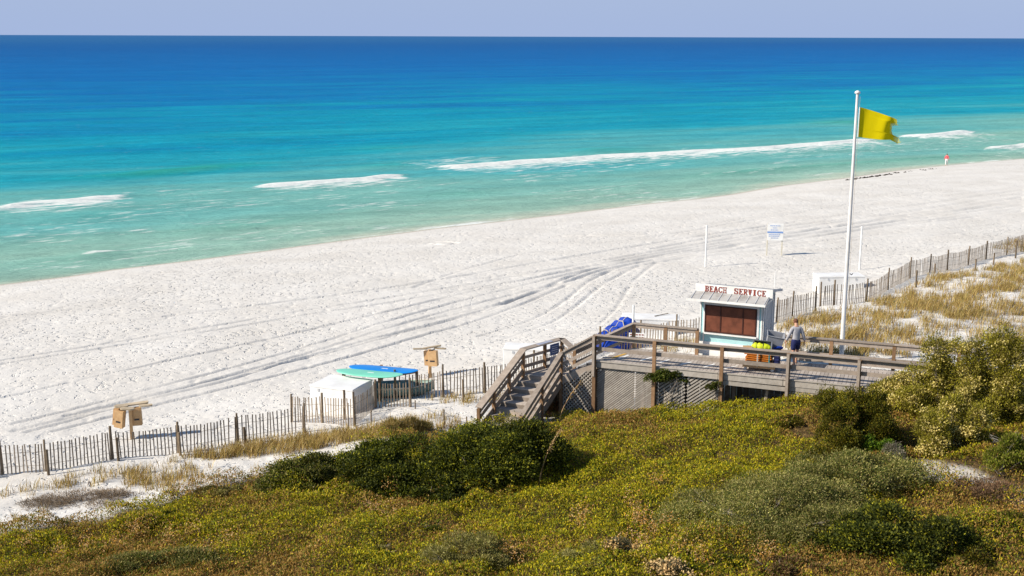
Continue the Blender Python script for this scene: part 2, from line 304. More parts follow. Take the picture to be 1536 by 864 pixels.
# flag cloth
m, n, o = newmat('flag_cloth'); L = n.links.new
d1 = N(n, 'ShaderNodeBsdfDiffuse'); d1.inputs['Color'].default_value = (0.62, 0.50, 0.005, 1); t1 = N(n, 'ShaderNodeBsdfTranslucent'); t1.inputs['Color'].default_value = (0.75, 0.66, 0.01, 1)
ar = N(n, 'ShaderNodeAttribute'); ar.attribute_name = 'worn'; tr = N(n, 'ShaderNodeBsdfTransparent')
mx = N(n, 'ShaderNodeMixShader'); mx.inputs[0].default_value = 0.3; L(d1.outputs[0], mx.inputs[1]); L(t1.outputs[0], mx.inputs[2])
m2 = N(n, 'ShaderNodeMixShader'); L(ar.outputs['Fac'], m2.inputs[0]); L(mx.outputs[0], m2.inputs[1]); L(tr.outputs[0], m2.inputs[2]); L(m2.outputs[0], o.inputs[0])

# ------------------------------------------------------------------ object helpers
def tag(o, label=None, cat=None, group=None, kind=None):
    if label: o['label'] = label
    if cat: o['category'] = cat
    if group: o['group'] = group
    if kind: o['kind'] = kind
    return o
def empty(name, loc, rz=0, label=None, cat=None, group=None):
    o = bpy.data.objects.new(name, None); COL.objects.link(o); o.location = loc; o.rotation_euler = (0, 0, rz); o.empty_display_size = 0.2
    return tag(o, label, cat, group)
_inv = {}
class MB:
    def __init__(s): s.v = []; s.f = []; s.r = []; s.sm = []
    def add(s, vs, fs, rnd=None, smooth=False):
        k = len(s.v); s.v += [tuple(map(float, v)) for v in vs]; rr = random.random() if rnd is None else rnd
        for f in fs: s.f.append(tuple(i + k for i in f)); s.r.append(rr); s.sm.append(smooth)
    def box(s, c, sx, sy, sz, rz=0, rnd=None):
        ca, sa = math.cos(rz), math.sin(rz); vs = []
        for z in (-.5, .5):
            for y in (-.5, .5):
                for x in (-.5, .5):
                    X, Y = x * sx, y * sy; vs.append((c[0] + X * ca - Y * sa, c[1] + X * sa + Y * ca, c[2] + z * sz))
        s.add(vs, [(0, 2, 3, 1), (4, 5, 7, 6), (0, 1, 5, 4), (2, 6, 7, 3), (0, 4, 6, 2), (1, 3, 7, 5)], rnd)
    def beam(s, a, b, wd, th, up=(0, 0, 1), rnd=None):
        a = Vector(a); b = Vector(b); d = (b - a).normalized(); up = Vector(up)
        if abs(d.dot(up)) > 0.98: up = Vector((1, 0, 0))
        sd = d.cross(up).normalized(); u = sd.cross(d).normalized(); vs = []
        for p in (a, b):
            for i, j in ((-1, -1), (1, -1), (1, 1), (-1, 1)): vs.append(p + sd * (i * wd / 2) + u * (j * th / 2))
        s.add(vs, [(3, 2, 1, 0), (4, 5, 6, 7), (0, 1, 5, 4), (1, 2, 6, 5), (2, 3, 7, 6), (3, 0, 4, 7)], rnd)
    def tube(s, pts, rad, seg=8, rnd=None, cap=True):
        pts = [Vector(p) for p in pts]; n_ = len(pts)
        if not hasattr(rad, '__len__'): rad = [rad] * n_
        vs = []
        for i, p in enumerate(pts):
            d = (pts[min(i + 1, n_ - 1)] - pts[max(i - 1, 0)]).normalized(); u = Vector((0, 0, 1)) if abs(d.z) < 0.9 else Vector((1, 0, 0))
            a = d.cross(u).normalized(); b2 = a.cross(d)
            for k in range(seg):
                t = 2 * math.pi * k / seg; vs.append(p + (a * math.cos(t) + b2 * math.sin(t)) * rad[i])
        fs = []
        for i in range(n_ - 1):
            for k in range(seg): fs.append((i * seg + k, (i + 1) * seg + k, (i + 1) * seg + (k + 1) % seg, i * seg + (k + 1) % seg))
        s.add(vs, fs, rnd, seg > 5)
        if cap: s.add(vs[:seg], [tuple(range(seg))], rnd); s.add(vs[-seg:], [tuple(range(seg))[::-1]], rnd)
    def prism(s, poly, z0, z1, rnd=None):
        n_ = len(poly); vs = [(p[0], p[1], z0) for p in poly] + [(p[0], p[1], z1) for p in poly]
        fs = [tuple(range(n_))[::-1], tuple(range(n_, 2 * n_))] + [(i, (i + 1) % n_, n_ + (i + 1) % n_, n_ + i) for i in range(n_)]
        s.add(vs, fs, rnd)
    def build(s, name, mat, parent=None, bevel=0):
        me = bpy.data.meshes.new(name)
        v = s.v
        if parent is not None:
            mi = _inv.get(parent.name)
            if mi is None:
                M = Matrix.Identity(4); p = parent
                while p is not None: M = (Matrix.Translation(p.location) @ p.rotation_euler.to_matrix().to_4x4()) @ M; p = p.parent
                mi = M.inverted()
                _inv[parent.name] = mi
            v = [tuple(mi @ Vector(q)) for q in v]
        me.from_pydata(v, [], s.f); me.materials.append(MATS[mat])
        a = me.attributes.new('rnd', 'FLOAT', 'FACE'); a.data.foreach_set('value', s.r)
        me.polygons.foreach_set('use_smooth', s.sm); me.update()
        bm = bmesh.new(); bm.from_mesh(me); bmesh.ops.recalc_face_normals(bm, faces=bm.faces); bm.to_mesh(me); bm.free()
        o = bpy.data.objects.new(name, me); COL.objects.link(o)
        if parent is not None: o.parent = parent
        if bevel:
            bv = o.modifiers.new('bevel', 'BEVEL'); bv.width = bevel; bv.segments = 2; bv.limit_method = 'ANGLE'
        return o
# MB coordinates are world coordinates; build() converts them to the parent's space
def raw_mesh(name, V, Fq, mat, cols=None, parent=None, off=(0, 0, 0), attrs=None, smooth=False):
    V = np.asarray(V, np.float32) - np.asarray(off, np.float32); Fq = np.asarray(Fq, np.int32); k = Fq.shape[1]
    me = bpy.data.meshes.new(name); me.vertices.add(len(V)); me.vertices.foreach_set('co', V.ravel())
    me.loops.add(Fq.size); me.loops.foreach_set('vertex_index', Fq.ravel()); me.polygons.add(len(Fq))
    me.polygons.foreach_set('loop_start', np.arange(0, Fq.size, k, dtype=np.int32))
    if smooth: me.polygons.foreach_set('use_smooth', np.ones(len(Fq), bool))
    else: me.polygons.foreach_set('use_smooth', np.zeros(len(Fq), bool))
    me.update(calc_edges=True); me.materials.append(MATS[mat])
    if cols is not None:
        a = me.attributes.new('col', 'FLOAT_COLOR', 'POINT'); c4 = np.ones((len(V), 4), np.float32); c4[:, :3] = cols; a.data.foreach_set('color', c4.ravel())
    for nm, arr in (attrs or {}).items():
        a = me.attributes.new(nm, 'FLOAT', 'POINT'); a.data.foreach_set('value', np.asarray(arr, np.float32))
    o = bpy.data.objects.new(name, me); COL.objects.link(o)
    if parent is not None: o.parent = parent
    return o
def nrm(a): return a / (np.linalg.norm(a, axis=1, keepdims=True) + 1e-9)
def leaf_arrays(C, A, Ln, Wd, cols):
    """diamond leaves: C base points, A axes, Ln lengths, Wd widths, cols per leaf"""
    n_ = len(C); A = nrm(A); S = nrm(np.cross(A, np.array([tosun.x, tosun.y, tosun.z]) * .5 + np.array([0, -.15, .75]) + .55 * rng.normal(size=(n_, 3)))); Ln = Ln[:, None]; Wd = Wd[:, None]
    V = np.empty((n_, 4, 3)); V[:, 0] = C; V[:, 1] = C + A * Ln * .5 + S * Wd * .5; V[:, 2] = C + A * Ln; V[:, 3] = C + A * Ln * .5 - S * Wd * .5
    F_ = np.arange(n_ * 4).reshape(n_, 4); return V.reshape(-1, 3), F_, np.repeat(cols, 4, axis=0)
def pal(n_, colors, weights=None, jitter=0.18):
    c = np.array(colors); k = rng.choice(len(c), n_, p=None if weights is None else np.array(weights) / np.sum(weights))
    return np.clip(c[k] * (1 + jitter * rng.normal(size=(n_, 1))), 0.004, 1)

# ------------------------------------------------------------------ terrain mesh
def axis_pts(segs):
    r = []
    for a, b_, st in segs: r += list(np.arange(a, b_, st))
    return np.array(r + [segs[-1][1]])
xs = axis_pts([(-1500, -300, 100), (-300, -80, 15), (-80, -44, 1.0), (-44, 45, 0.11), (45, 100, 0.3), (100, 300, 8), (300, 2400, 90)])
ys = axis_pts([(-300, -20, 20), (-20, 22, 1.5), (22, 75, 0.11), (75, 112, 0.15), (112, 195, 0.32), (195, 400, 6), (400, 2400, 90)])
X, Y = np.meshgrid(xs, ys); s_in = inland(X, Y); Z = smooth_z(X, Y)
near = (X > -46) & (X < 100) & (Y > 20) & (Y < 195)
xn, yn = X[near], Y[near]; sn = s_in[near]
veg = inpoly(xn, yn, VPOLY)
vd = seg_dist(xn, yn, VEW)
beachy = np.clip(sn / 6, 0, 1)
dz = beachy * (0.07 * (fbm(xn * 0.35, yn * 0.35, 3, 3) - .5) + 0.02 * (vn(xn * 2.1, yn * 2.1, 5) - .5) + 0.02 * (vn(xn * 3.9, yn * 3.9, 8) - .5))
dun = np.clip((sn - 44) / 6, 0, 1)
dz += dun * 0.30 * (fbm(xn * 0.45, yn * 0.45, 11, 3) - .5)
# footprints: scattered dimples
fp = vn(xn * 2.8 + 4, yn * 2.8, 21); dz -= beachy * 0.05 * np.clip(fp - 0.72, 0, 1) / 0.28
# tyre tracks pressed into the sand
TR = [[(40, 652), (200, 607), (350, 575), (430, 547), (560, 512), (690, 480), (770, 452), (850, 424), (900, 406), (960, 394), (1060, 378), (1150, 362), (1300, 345), (1536, 318)],
      [(100, 627), (330, 573), (500, 532), (640, 494), (740, 468), (830, 427), (880, 405), (960, 390), (1100, 368), (1200, 352), (1536, 308)],
      [(80, 650), (220, 614), (370, 580), (520, 541), (610, 514), (700, 492), (790, 458), (850, 430)],
      [(540, 498), (640, 484), (740, 462), (810, 440), (840, 425)],
      [(720, 512), (800, 487), (850, 455), (880, 425), (925, 401), (1000, 385), (1120, 366), (1300, 340), (1536, 300)],
      [(740, 525), (830, 492), (868, 462), (905, 428), (960, 398)],
      [(900, 500), (930, 462), (948, 425), (985, 394)],
      [(0, 465), (120, 452), (300, 440), (480, 425), (620, 410), (760, 402), (900, 390)],
      [(0, 492), (200, 478), (380, 455), (600, 432), (800, 408), (940, 388)],
      [(980, 372), (1080, 352), (1200, 335), (1350, 320), (1536, 296)],
      [(1060, 330), (1180, 318), (1300, 305), (1536, 280)],
      [(1000, 392), (1150, 377), (1260, 366), (1400, 358), (1500, 345)],
      [(590, 357), (640, 352), (655, 350), (690, 354), (668, 358), (640, 354)], [(730, 354), (790, 350), (860, 346), (960, 350)], [(620, 430), (700, 400), (800, 372), (1000, 350), (1150, 322), (1536, 262)]]
TR += [[(x, y + o) for x, y in b_] for b_, o in (([(20, 640), (170, 602), (330, 562), (480, 518), (620, 472), (740, 440), (860, 410), (960, 388), (1100, 364), (1300, 332), (1536, 303)], 0),
      ([(20, 640), (170, 602), (330, 562), (480, 518), (620, 472), (740, 440), (860, 410), (960, 388), (1100, 364), (1300, 332), (1536, 303)], 11),
      ([(0, 600), (200, 556), (400, 512), (560, 474), (700, 440), (840, 408), (980, 380), (1200, 346), (1536, 304)], 0), ([(0, 540), (250, 500), (450, 466), (650, 436), (850, 400), (1050, 364), (1300, 326), (1536, 290)], 0),
      ([(0, 546), (250, 507), (450, 474), (650, 444), (850, 408), (1050, 371), (1300, 332), (1536, 296)], 0), ([(250, 470), (450, 448), (650, 420), (850, 384), (1100, 344), (1300, 316), (1536, 284)], 0),
      ([(960, 394), (1060, 380), (1200, 366), (1350, 352), (1536, 336)], 0), ([(960, 394), (1060, 380), (1200, 366), (1350, 352), (1536, 336)], 5), ([(1000, 398), (1100, 390), (1250, 376), (1400, 366)], 0))]
tramp = np.clip(2.6 * (fbm(xn * .09, yn * .09, 131, 3) - .28), .42, 1) * (.55 + .55 * np.clip((130 - yn) / 60, 0, 1))
tamp = [1.0, 1.0, 1.0, .6, .6, .5, .35, .5, .5, .7, .5, .6, .7, .6, .4] + [.75] * 9
for pl, am in zip(TR, tamp):
    W = np.array([P(a, b_, 1.75)[:2] for a, b_ in pl])
    # resample smoothly
    t = np.arange(len(W)); tt = np.linspace(0, len(W) - 1, len(W) * 4); W = np.stack([np.interp(tt, t, W[:, 0]), np.interp(tt, t, W[:, 1])], 1)
    for _ in range(3): W[1:-1] = (W[:-2] + 2 * W[1:-1] + W[2:]) / 4
    mn = W.min(0) - 3; mxx = W.max(0) + 3
    q = np.where((xn > mn[0]) & (xn < mxx[0]) & (yn > mn[1]) & (yn < mxx[1]))[0]
    d = seg_dist(xn[q], yn[q], W)
    tramp[q] *= 1 - .45 * am * np.exp(-((d - .6) / 1.0) ** 2)
    gap = np.clip(1.8 * fbm(xn[q] * 0.35, yn[q] * 0.35, 31, 2) - 0.1, 0.35, 1)
    wdt = 0.095 + np.clip((yn[q] - 60) / 300, 0, .22)
    dz[q] += am * gap * (-0.19 * np.exp(-(d / wdt) ** 2) + 0.02 * np.exp(-((d - wdt * 2) / (wdt)) ** 2) - 0.0 * np.exp(-((d - 1.25) / wdt) ** 2))
Z[near] += dz
# wrack dimples near water far right handled as objects
trm = np.full_like(X, .4); trm[near] = np.where(sn > 44, .5, tramp); litter_shade = np.zeros_like(X); wet = np.zeros_like(X)
lv = np.where(veg, np.clip(vd / 0.8, 0, 1) * (0.9 + 0.5 * fbm(xn * 0.8, yn * 0.8, 41, 3)), 0); deck_shade = inpoly(xn, yn, np.array([(1.5, 45.6), (3.2, 44.8), (9.5, 42.4), (11, 41.9), (12, 43.8), (7.3, 45.8), (4.6, 46.8)])); lv = np.maximum(lv, deck_shade * .85)  # ground under the deck is browned as well, painting in its shade
litter_shade[near] = np.clip(lv, 0, 1)
bz = seg_dist(xn, yn, [ground_pt(*q)[:2] for q in ((1385, 705), (1440, 715), (1495, 738), (1545, 745))]); lv *= np.clip((bz - .35) / .5, .25, 1); litter_shade[near] = np.clip(lv, 0, 1)
far_l = (~near) & (s_in > 62); litter_shade[far_l] = 1.0
wet = np.clip(1 - np.abs(s_in - 0.0) / 1.3, 0, 1) + (s_in < 0); wet = np.clip(wet, 0, 1) * 0.8
ny, nx = X.shape; idx = np.arange(ny * nx).reshape(ny, nx)
Fq = np.stack([idx[:-1, :-1], idx[:-1, 1:], idx[1:, 1:], idx[1:, :-1]], -1).reshape(-1, 4)
V = np.stack([X, Y, Z], -1).reshape(-1, 3)
tag(raw_mesh('beach_sand', V, Fq, 'sand', attrs={'litter_and_shade': litter_shade.ravel(), 'wet': wet.ravel(), 'trampled': trm.ravel()}, smooth=True), kind='structure')

# ------------------------------------------------------------------ sea
FOAM = [ # px polyline, half width (m) seaward side, landward side, strength
 ([(-40, 317), (0, 314), (60, 308), (120, 304), (170, 299), (197, 294)], 1.2, 3.8, 1.0),
 ([(200, 299), (260, 303), (340, 300)], 1.5, 3.0, .55),
 ([(375, 286), (410, 281), (480, 275), (560, 271), (617, 264)], 1.2, 4.0, 0.95),
 ([(480, 315), (540, 308), (622, 298)], 1.3, 3.0, .62),
 ([(600, 250), (680, 240), (760, 236)], 3.5, 7.0, .6),
 ([(640, 254), (720, 250), (780, 245), (840, 241), (900, 236), (1000, 231), (1100, 226), (1200, 219), (1312, 210)], 1.6, 5.5, 0.98),
 ([(840, 236), (1000, 229), (1200, 217), (1300, 210)], 2.5, 4.0, .55),
 ([(1340, 206), (1400, 204), (1455, 197)], 1.6, 5.0, 0.98),
 ([(1480, 189), (1545, 187)], 2.0, 5.0, 0.95), ([(1470, 225), (1500, 222), (1560, 216)], 1.0, 3.0, .8),
 ([(685, 286), (718, 285)], 1.0, 2.2, .8), ([(240, 338), (300, 335), (385, 330)], 1.2, 2.2, .6), ([(110, 382), (140, 380), (172, 377)], 1.0, 2.0, .75),
 ([(1140, 273), (1185, 271)], .8, 1.8, .5), ([(1300, 215), (1400, 212), (1500, 205)], 3, 6, .45), ([(190, 305), (250, 309), (330, 306)], 2, 4, .45),
 ([(210, 378), (300, 372)], 1, 2, .45), ([(1100, 262), (1200, 262), (1280, 258)], .7, 1.4, .5), ([(900, 250), (1000, 243)], 1.0, 2.5, .45), ([(420, 300), (520, 292), (600, 284)], 1.0, 2.6, .45), ([(740, 262), (860, 256), (960, 250)], 1.0, 2.6, .42), ([(0, 352), (90, 344), (180, 338)], 1.0, 2.4, .45), ([(1180, 236), (1320, 226), (1440, 220)], 1.2, 2.6, .45)]
GREEN = [([(60, 270), (200, 262), (320, 252), (430, 243)], 3.5, .75), ([(520, 226), (625, 218)], 4, .55), ([(500, 255), (600, 246), (640, 240)], 3, .5), ([(620, 296), (700, 291), (760, 286)], 2.2, .5),
         ([(1180, 186), (1300, 183), (1400, 184), (1480, 184)], 5, .6), ([(840, 232), (900, 226), (1000, 222)], 4, .45), ([(1000, 268), (1200, 252), (1400, 238), (1500, 232)], 2.0, .4), ([(0, 398), (60, 392), (120, 388), (220, 372)], 2.0, .4),
         ([(60, 330), (180, 318), (220, 314)], 2.5, .35), ([(240, 352), (400, 335), (470, 322)], 2.0, .4), ([(760, 150), (1000, 148), (1300, 140)], 16, .35)]
ts = axis_pts([(-60000, -4000, 8000), (-4000, -400, 400), (-400, -20, 20), (-20, 230, 0.5), (230, 420, 5), (420, 4000, 300), (4000, 60000, 8000)])
ws = axis_pts([(-22, -4, 1.0), (-4, 125, 0.36), (125, 210, 1.2), (210, 400, 6), (400, 1200, 40), (1200, 6000, 300), (6000, 90000, 6000)])
T, Wf = np.meshgrid(ts, ws)
nn = shore_n(T) + Wf
X = T * TD[0] + nn * ND[0]; Y = T * TD[1] + nn * ND[1]
near = (T > -21) & (T < 240) & (Wf < 205) & (Wf > -5)
xn, yn = X[near], Y[near]; fo = np.zeros(xn.shape); gr = np.zeros(xn.shape); z = np.zeros(xn.shape)
wn = Wf[near]; tn = T[near]
z += np.clip(wn / 20, 0, 1) * (0.22 * (fbm(tn * 0.03 + 3, wn * 0.10, 51, 3) - .5) + 0.10 * (fbm(tn * 0.15, wn * 0.45, 55, 3) - .5))
for pl, ws_, wl, st in FOAM:
    ws_ *= 1.25; wl *= 1.5
    W = np.array([P(a, b_, 0.0)[:2] for a, b_ in pl]); wt_ = W @ TD; wnn = W @ ND; o_ = np.argsort(wt_); wt_, wnn = wt_[o_], wnn[o_]
    tw = (tn + 1.6 * (fbm(tn * .12, wn * .1, 60, 2) - .5)); c = np.interp(tw, wt_, wnn) + 2.2 * (fbm(tw * 0.10, tw * 0, 61, 3) - .5); d = (shore_n(tn) + wn) - c
    ends = np.clip(np.minimum(tw - wt_[0], wt_[-1] - tw) / 5.0 + .2, 0, 1) * ((tw > wt_[0] - 1) & (tw < wt_[-1] + 1))
    prof = np.where(d > 0, np.exp(-(d / ws_) ** 2), np.clip(1 + d / (wl * 1.5), 0, 1) ** 0.7)
    front_ = np.exp(-((d - .2) / (ws_ * .7)) ** 2) if st > .7 else 0
    fo = np.maximum(fo, st * (0.50 * prof + .40 * front_) * ends)
    if st > .7: z += ends * 0.42 * np.exp(-((d - 0.2) / np.where(d > 0, 1.9, 1.1)) ** 2)
for pl, wd, st in GREEN:
    W = np.array([P(a, b_, 0.0)[:2] for a, b_ in pl]); wt_ = W @ TD; wnn = W @ ND; o_ = np.argsort(wt_); wt_, wnn = wt_[o_], wnn[o_]
    c = np.interp(tn, wt_, wnn) + 3 * (fbm(tn * 0.06, tn * 0, 71, 2) - .5); d = (shore_n(tn) + wn) - c
    ends = np.clip(np.minimum(tn - wt_[0], wt_[-1] - tn) / 15 + .1, 0, 1)
    gr = np.maximum(gr, st * np.exp(-(d / (wd * 1.15)) ** 2) * ends); z += ends * 0.25 * np.exp(-(d / wd) ** 2)
# swash at the water's edge
edge = 1.0 * np.exp(-((wn - 0.5) / 0.8) ** 2) * np.clip(1.7 * fbm(tn * 0.07, wn * 0.1, 81, 3) - .35, 0, 1)
fo = np.maximum(fo, 0.62 * edge)
# drifting lace of foam over the inner bar
lace = np.clip(fbm(tn * 0.05 + 9, wn * 0.14, 91, 4) - 0.53, 0, 1) * 1.9 * np.clip(wn / 4, 0, 1) * np.clip((52 - wn) / 18, 0, 1); fo = np.maximum(fo, np.clip(lace, 0, .2))
FO = np.zeros(X.shape); FO[near] = fo; GR = np.zeros(X.shape); GR[near] = gr; Z = np.zeros(X.shape); Z[near] = z * np.clip(wn / 4, 0, 1)
Z[Wf < 0] = -0.0
ny, nx = X.shape; idx = np.arange(ny * nx).reshape(ny, nx)
Fq = np.stack([idx[:-1, :-1], idx[:-1, 1:], idx[1:, 1:], idx[1:, :-1]], -1).reshape(-1, 4)
tag(raw_mesh('sea_water', np.stack([X, Y, Z], -1).reshape(-1, 3), Fq, 'sea_water', attrs={'foam': FO.ravel(), 'green': GR.ravel(), 'offshore': Wf.ravel()}, smooth=True), kind='structure')

# ------------------------------------------------------------------ boardwalk
ZD = 6.0
A = P(893, 540, ZD); A = np.array([A[0], A[1]])
E1 = P(1283, 578, ZD)[:2]
axd = (E1 - A) / np.linalg.norm(E1 - A); pdv = np.array([-axd[1], axd[0]])            # along the deck, towards the beach
DEXT = 22.0
Hc = P(951, 484, ZD + 1.05)[:2]
Kc = P(1047, 532, ZD)[:2]; Bk = P(1278, 547, ZD)[:2]
bdir = (Bk - Kc) / np.linalg.norm(Bk - Kc); Bend = Kc + axd * 16
ANG = math.atan2(axd[1], axd[0])
bw = empty('boardwalk', (A[0], A[1], 3.8), ANG, 'weathered grey wooden boardwalk with railings, lattice skirt and stairs leading down to the beach', 'boardwalk')
def front(t): return A + axd * t
def back(t):
    # deck back edge: from the corner Hc to Kc, then parallel to the front
    p = A + axd * t
    return p
WIDTH_K = float(np.dot(Kc - A, pdv)); T_K = float(np.dot(Kc - A, axd)); T_H = float(np.dot(Hc - A, axd)); W_H = float(np.dot(Hc - A, pdv))
W2 = 2.55
def width(t):
    if t < T_K: return W_H + (WIDTH_K - W_H) * (t - T_H) / (T_K - T_H)
    return WIDTH_K + (W2 - WIDTH_K) * min(1, (t - T_K) / 5)
mb_ = MB(); bwid = 0.145
t = 0.0
while t < DEXT:
    w_ = width(t)
    lo = 0.0
    if t < T_H: w_ = max(0.12, W_H * (t + 0.1) / T_H)
    p = A + axd * (t + bwid / 2) + pdv * (lo + w_ / 2 - 0.03)
    mb_.box((p[0], p[1], ZD - 0.02 + random.uniform(-.002, .002)), bwid - 0.012, w_ + 0.06 + random.uniform(-.01, .01), 0.038, ANG); t += bwid
mb_.build('deck_boards', 'deck_wood', bw)
mb_ = MB()                                                                      # fascia and joists
for (t0, t1) in ((0, 2.35), (2.35, 4.8), (4.8, 7.2), (7.2, 9.6), (9.6, 14), (14, 18), (18, DEXT)):
    a = A + axd * (t0 + .01) - pdv * 0.05; b_ = A + axd * (t1 - .01) - pdv * 0.05; mb_.beam((a[0], a[1], ZD - .16), (b_[0], b_[1], ZD - .16), 0.04, 0.22)
    a = A + axd * (t0 + .01) - pdv * 0.075; b_ = A + axd * (t1 - .01) - pdv * 0.075; mb_.beam((a[0], a[1], ZD + .02 - .03), (b_[0], b_[1], ZD - .01), 0.05, 0.05)
a = Kc + pdv * .03; b_ = Bend + pdv * .03 + (W2 - WIDTH_K) * pdv
for k in range(5):
    wv_ = 0.3 + k * .5; a = A + axd * 1.2 + pdv * wv_; b_ = A + axd * DEXT + pdv * wv_; mb_.beam((a[0], a[1], ZD - .14), (b_[0], b_[1], ZD - .14), 0.04, 0.2)
mb_.build('fascia', 'lattice_wood', bw)
fposts = [PX(p_, 45, 6.5) for p_ in (893, 984, 1084, 1183, 1288)]
ft = [0.0]
for p_, yy in ((984, 547), (1084, 557), (1183, 567), (1288, 578)):
    q = P(p_, yy, ZD)[:2]; ft.append(float(np.dot(q - A, axd)))
ft += [ft[-1] + 2.4, ft[-1] + 4.8, ft[-1] + 7.2, ft[-1] + 9.6]
def postat(p, z0, z1, mat='post_wood', sz=0.13, rz=ANG, name='rail_post', par=None):
    k = MB(); k.box((p[0], p[1], (z0 + z1) / 2), sz, sz, z1 - z0, rz); return k.build(name, mat, par or bw)
RH = 1.05
for i, t in enumerate(ft):
    p = A + axd * t - pdv * 0.145; z0 = gz(*p) - 0.2
    postat(p, z0, ZD + RH - 0.03 - .003)
    if i in (0, 3, 4):                                                           # grey sister board on the post
        k = MB(); q = p - pdv * .085 - axd * .02; k.box((q[0], q[1], ZD + 0.2), 0.10, 0.035, 1.6, ANG); k.build('post_board', 'cap_wood', bw)
def railing(p0, z0, p1, z1, side, capw=0.17, caps=True, mids=((-.13, .14), (-.55, .14)), mat='cap_wood'):
    """cap + two boards between two points; z are cap top heights; side = offset vector for the boards"""
    a = Vector((p0[0], p0[1], z0 - .02)); b_ = Vector((p1[0], p1[1], z1 - .02)); sd = Vector((side[0], side[1], 0))
    k = MB(); k.beam(a, b_, capw, 0.04); k.build('rail_cap', mat, bw)
    for dz_, h_ in mids:
        k = MB(); k.beam(a + sd * 0.02 + Vector((0, 0, dz_)), b_ + sd * 0.02 + Vector((0, 0, dz_)), 0.036, h_); k.build('rail_board', mat, bw)
for i in range(len(ft) - 1):
    p0 = A + axd * (ft[i] + .004) - pdv * .10; p1 = A + axd * (ft[i + 1] - .004) - pdv * .10
    wob = random.uniform(-.015, .015)
    railing(p0, ZD + RH, p1, ZD + RH + wob, pdv * 2.6, capw=0.18, mids=((-.12, .14), (-.56, .15)))
# back rail, left of the kiosk
def back_rail(pts, caph, posts=True, capw=0.2):
    for i in range(len(pts) - 1):
        railing(pts[i], caph, pts[i + 1], caph, pdv * -1.5, capw=capw, mids=((-.11, .13), (-.62, .13)))
    for q in pts: postat(np.array(q) + pdv * .0, gz(q[0], q[1]) - .2 if posts else ZD, caph - .045)
Hm = (Hc + Kc) / 2
back_rail([Hc, Hm, Kc - axd * .06 + pdv * .02], ZD + RH)
R0_ = P(1172, 508, ZD + RH)[:2]; R1_ = P(1341, 519, ZD + RH)[:2]
KB = A + axd * (T_K + 2.75) + pdv * (W2 + .02); RB = [A + axd * (T_K + 2.75 + 2.3 * k) + pdv * (W2 + .06 + .02 * k) for k in range(7)]
back_rail(RB, ZD + RH - .05)
# bench-like low boards seen along the back rail
k = MB(); a = RB[0] - pdv * .25; b_ = RB[4] - pdv * .25
k.beam((a[0] + .9, a[1] - .3, ZD + .18), (b_[0], b_[1], ZD + .18), .04, .14); k.build('kick_board', 'cap_wood', bw)
# white and yellow strips on the deck
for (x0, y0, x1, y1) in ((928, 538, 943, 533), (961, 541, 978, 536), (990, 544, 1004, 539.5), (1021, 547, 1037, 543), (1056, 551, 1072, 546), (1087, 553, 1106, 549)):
    k = MB(); a = P(x0, y0, ZD); b_ = P(x1, y1, ZD); k.beam((a[0], a[1], ZD + .006), (b_[0], b_[1], ZD + .006), 0.09, 0.004); k.build('white_strip', 'white_paint', bw)
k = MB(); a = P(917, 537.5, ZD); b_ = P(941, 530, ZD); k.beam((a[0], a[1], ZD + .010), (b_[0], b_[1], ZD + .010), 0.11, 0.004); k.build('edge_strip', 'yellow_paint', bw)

# lattice skirt
def lattice(p0, p1, zt, zb0, zb1, sp, sw, ang, both=False, name='lattice_panel', mat='lattice_wood', zt1=None):
    """slats clipped to the panel p0-p1, zt top, zb bottom"""
    p0 = np.array(p0); p1 = np.array(p1); Ln = np.linalg.norm(p1 - p0); u = (p1 - p0) / Ln; nrm_ = np.array([-u[1], u[0]]); k = MB()
    zt1 = zt if zt1 is None else zt1; Hh = max(zt, zt1) - min(zb0, zb1)
    for dr, off in (((1, 0.0),) if not both else ((1, 0.0), (-1, 0.012))):
        ca, sa = math.cos(ang) * dr, math.sin(ang)
        st = sp / abs(math.sin(ang)) ; s0 = -Hh * abs(ca / sa) * (1 if dr > 0 else 0) - st
        e = s0
        while e < Ln + Hh * abs(ca / sa):
            # line from (e, zbot) direction (ca, sa): sample to clip
            l = np.linspace(0, Hh / sa * 1.3, 120); x_ = e + ca * l; z_ = min(zb0, zb1) + sa * l
            ok = (x_ > 0) & (x_ < Ln) & (z_ > zb0 + (zb1 - zb0) * x_ / Ln) & (z_ < zt + (zt1 - zt) * x_ / Ln)
            if ok.sum() > 1:
                i0 = np.argmax(ok); i1 = len(ok) - 1 - np.argmax(ok[::-1])
                a = p0 + u * x_[i0] + nrm_ * off; b_ = p0 + u * x_[i1] + nrm_ * off
                k.beam((a[0], a[1], z_[i0]), (b_[0], b_[1], z_[i1]), 0.008, sw, up=(0, 0, 1) if True else None)
            e += st
    return k.build(name, mat, bw)
inset = pdv * 0.03
lz = lambda p: gz(p[0], p[1]) - 0.15
for (t0, t1, sp, sw, an) in ((.08, ft[1] - .08, .072, .050, R(40)), (ft[1] + .08, ft[1] + 1.2, .11, .066, R(38)), (ft[1] + 1.25, ft[2] - .08, .11, .066, R(38))):
    a = A + axd * t0 + inset; b_ = A + axd * t1 + inset; lattice(a, b_, ZD - .27, lz(a), lz(b_), sp, sw, an)
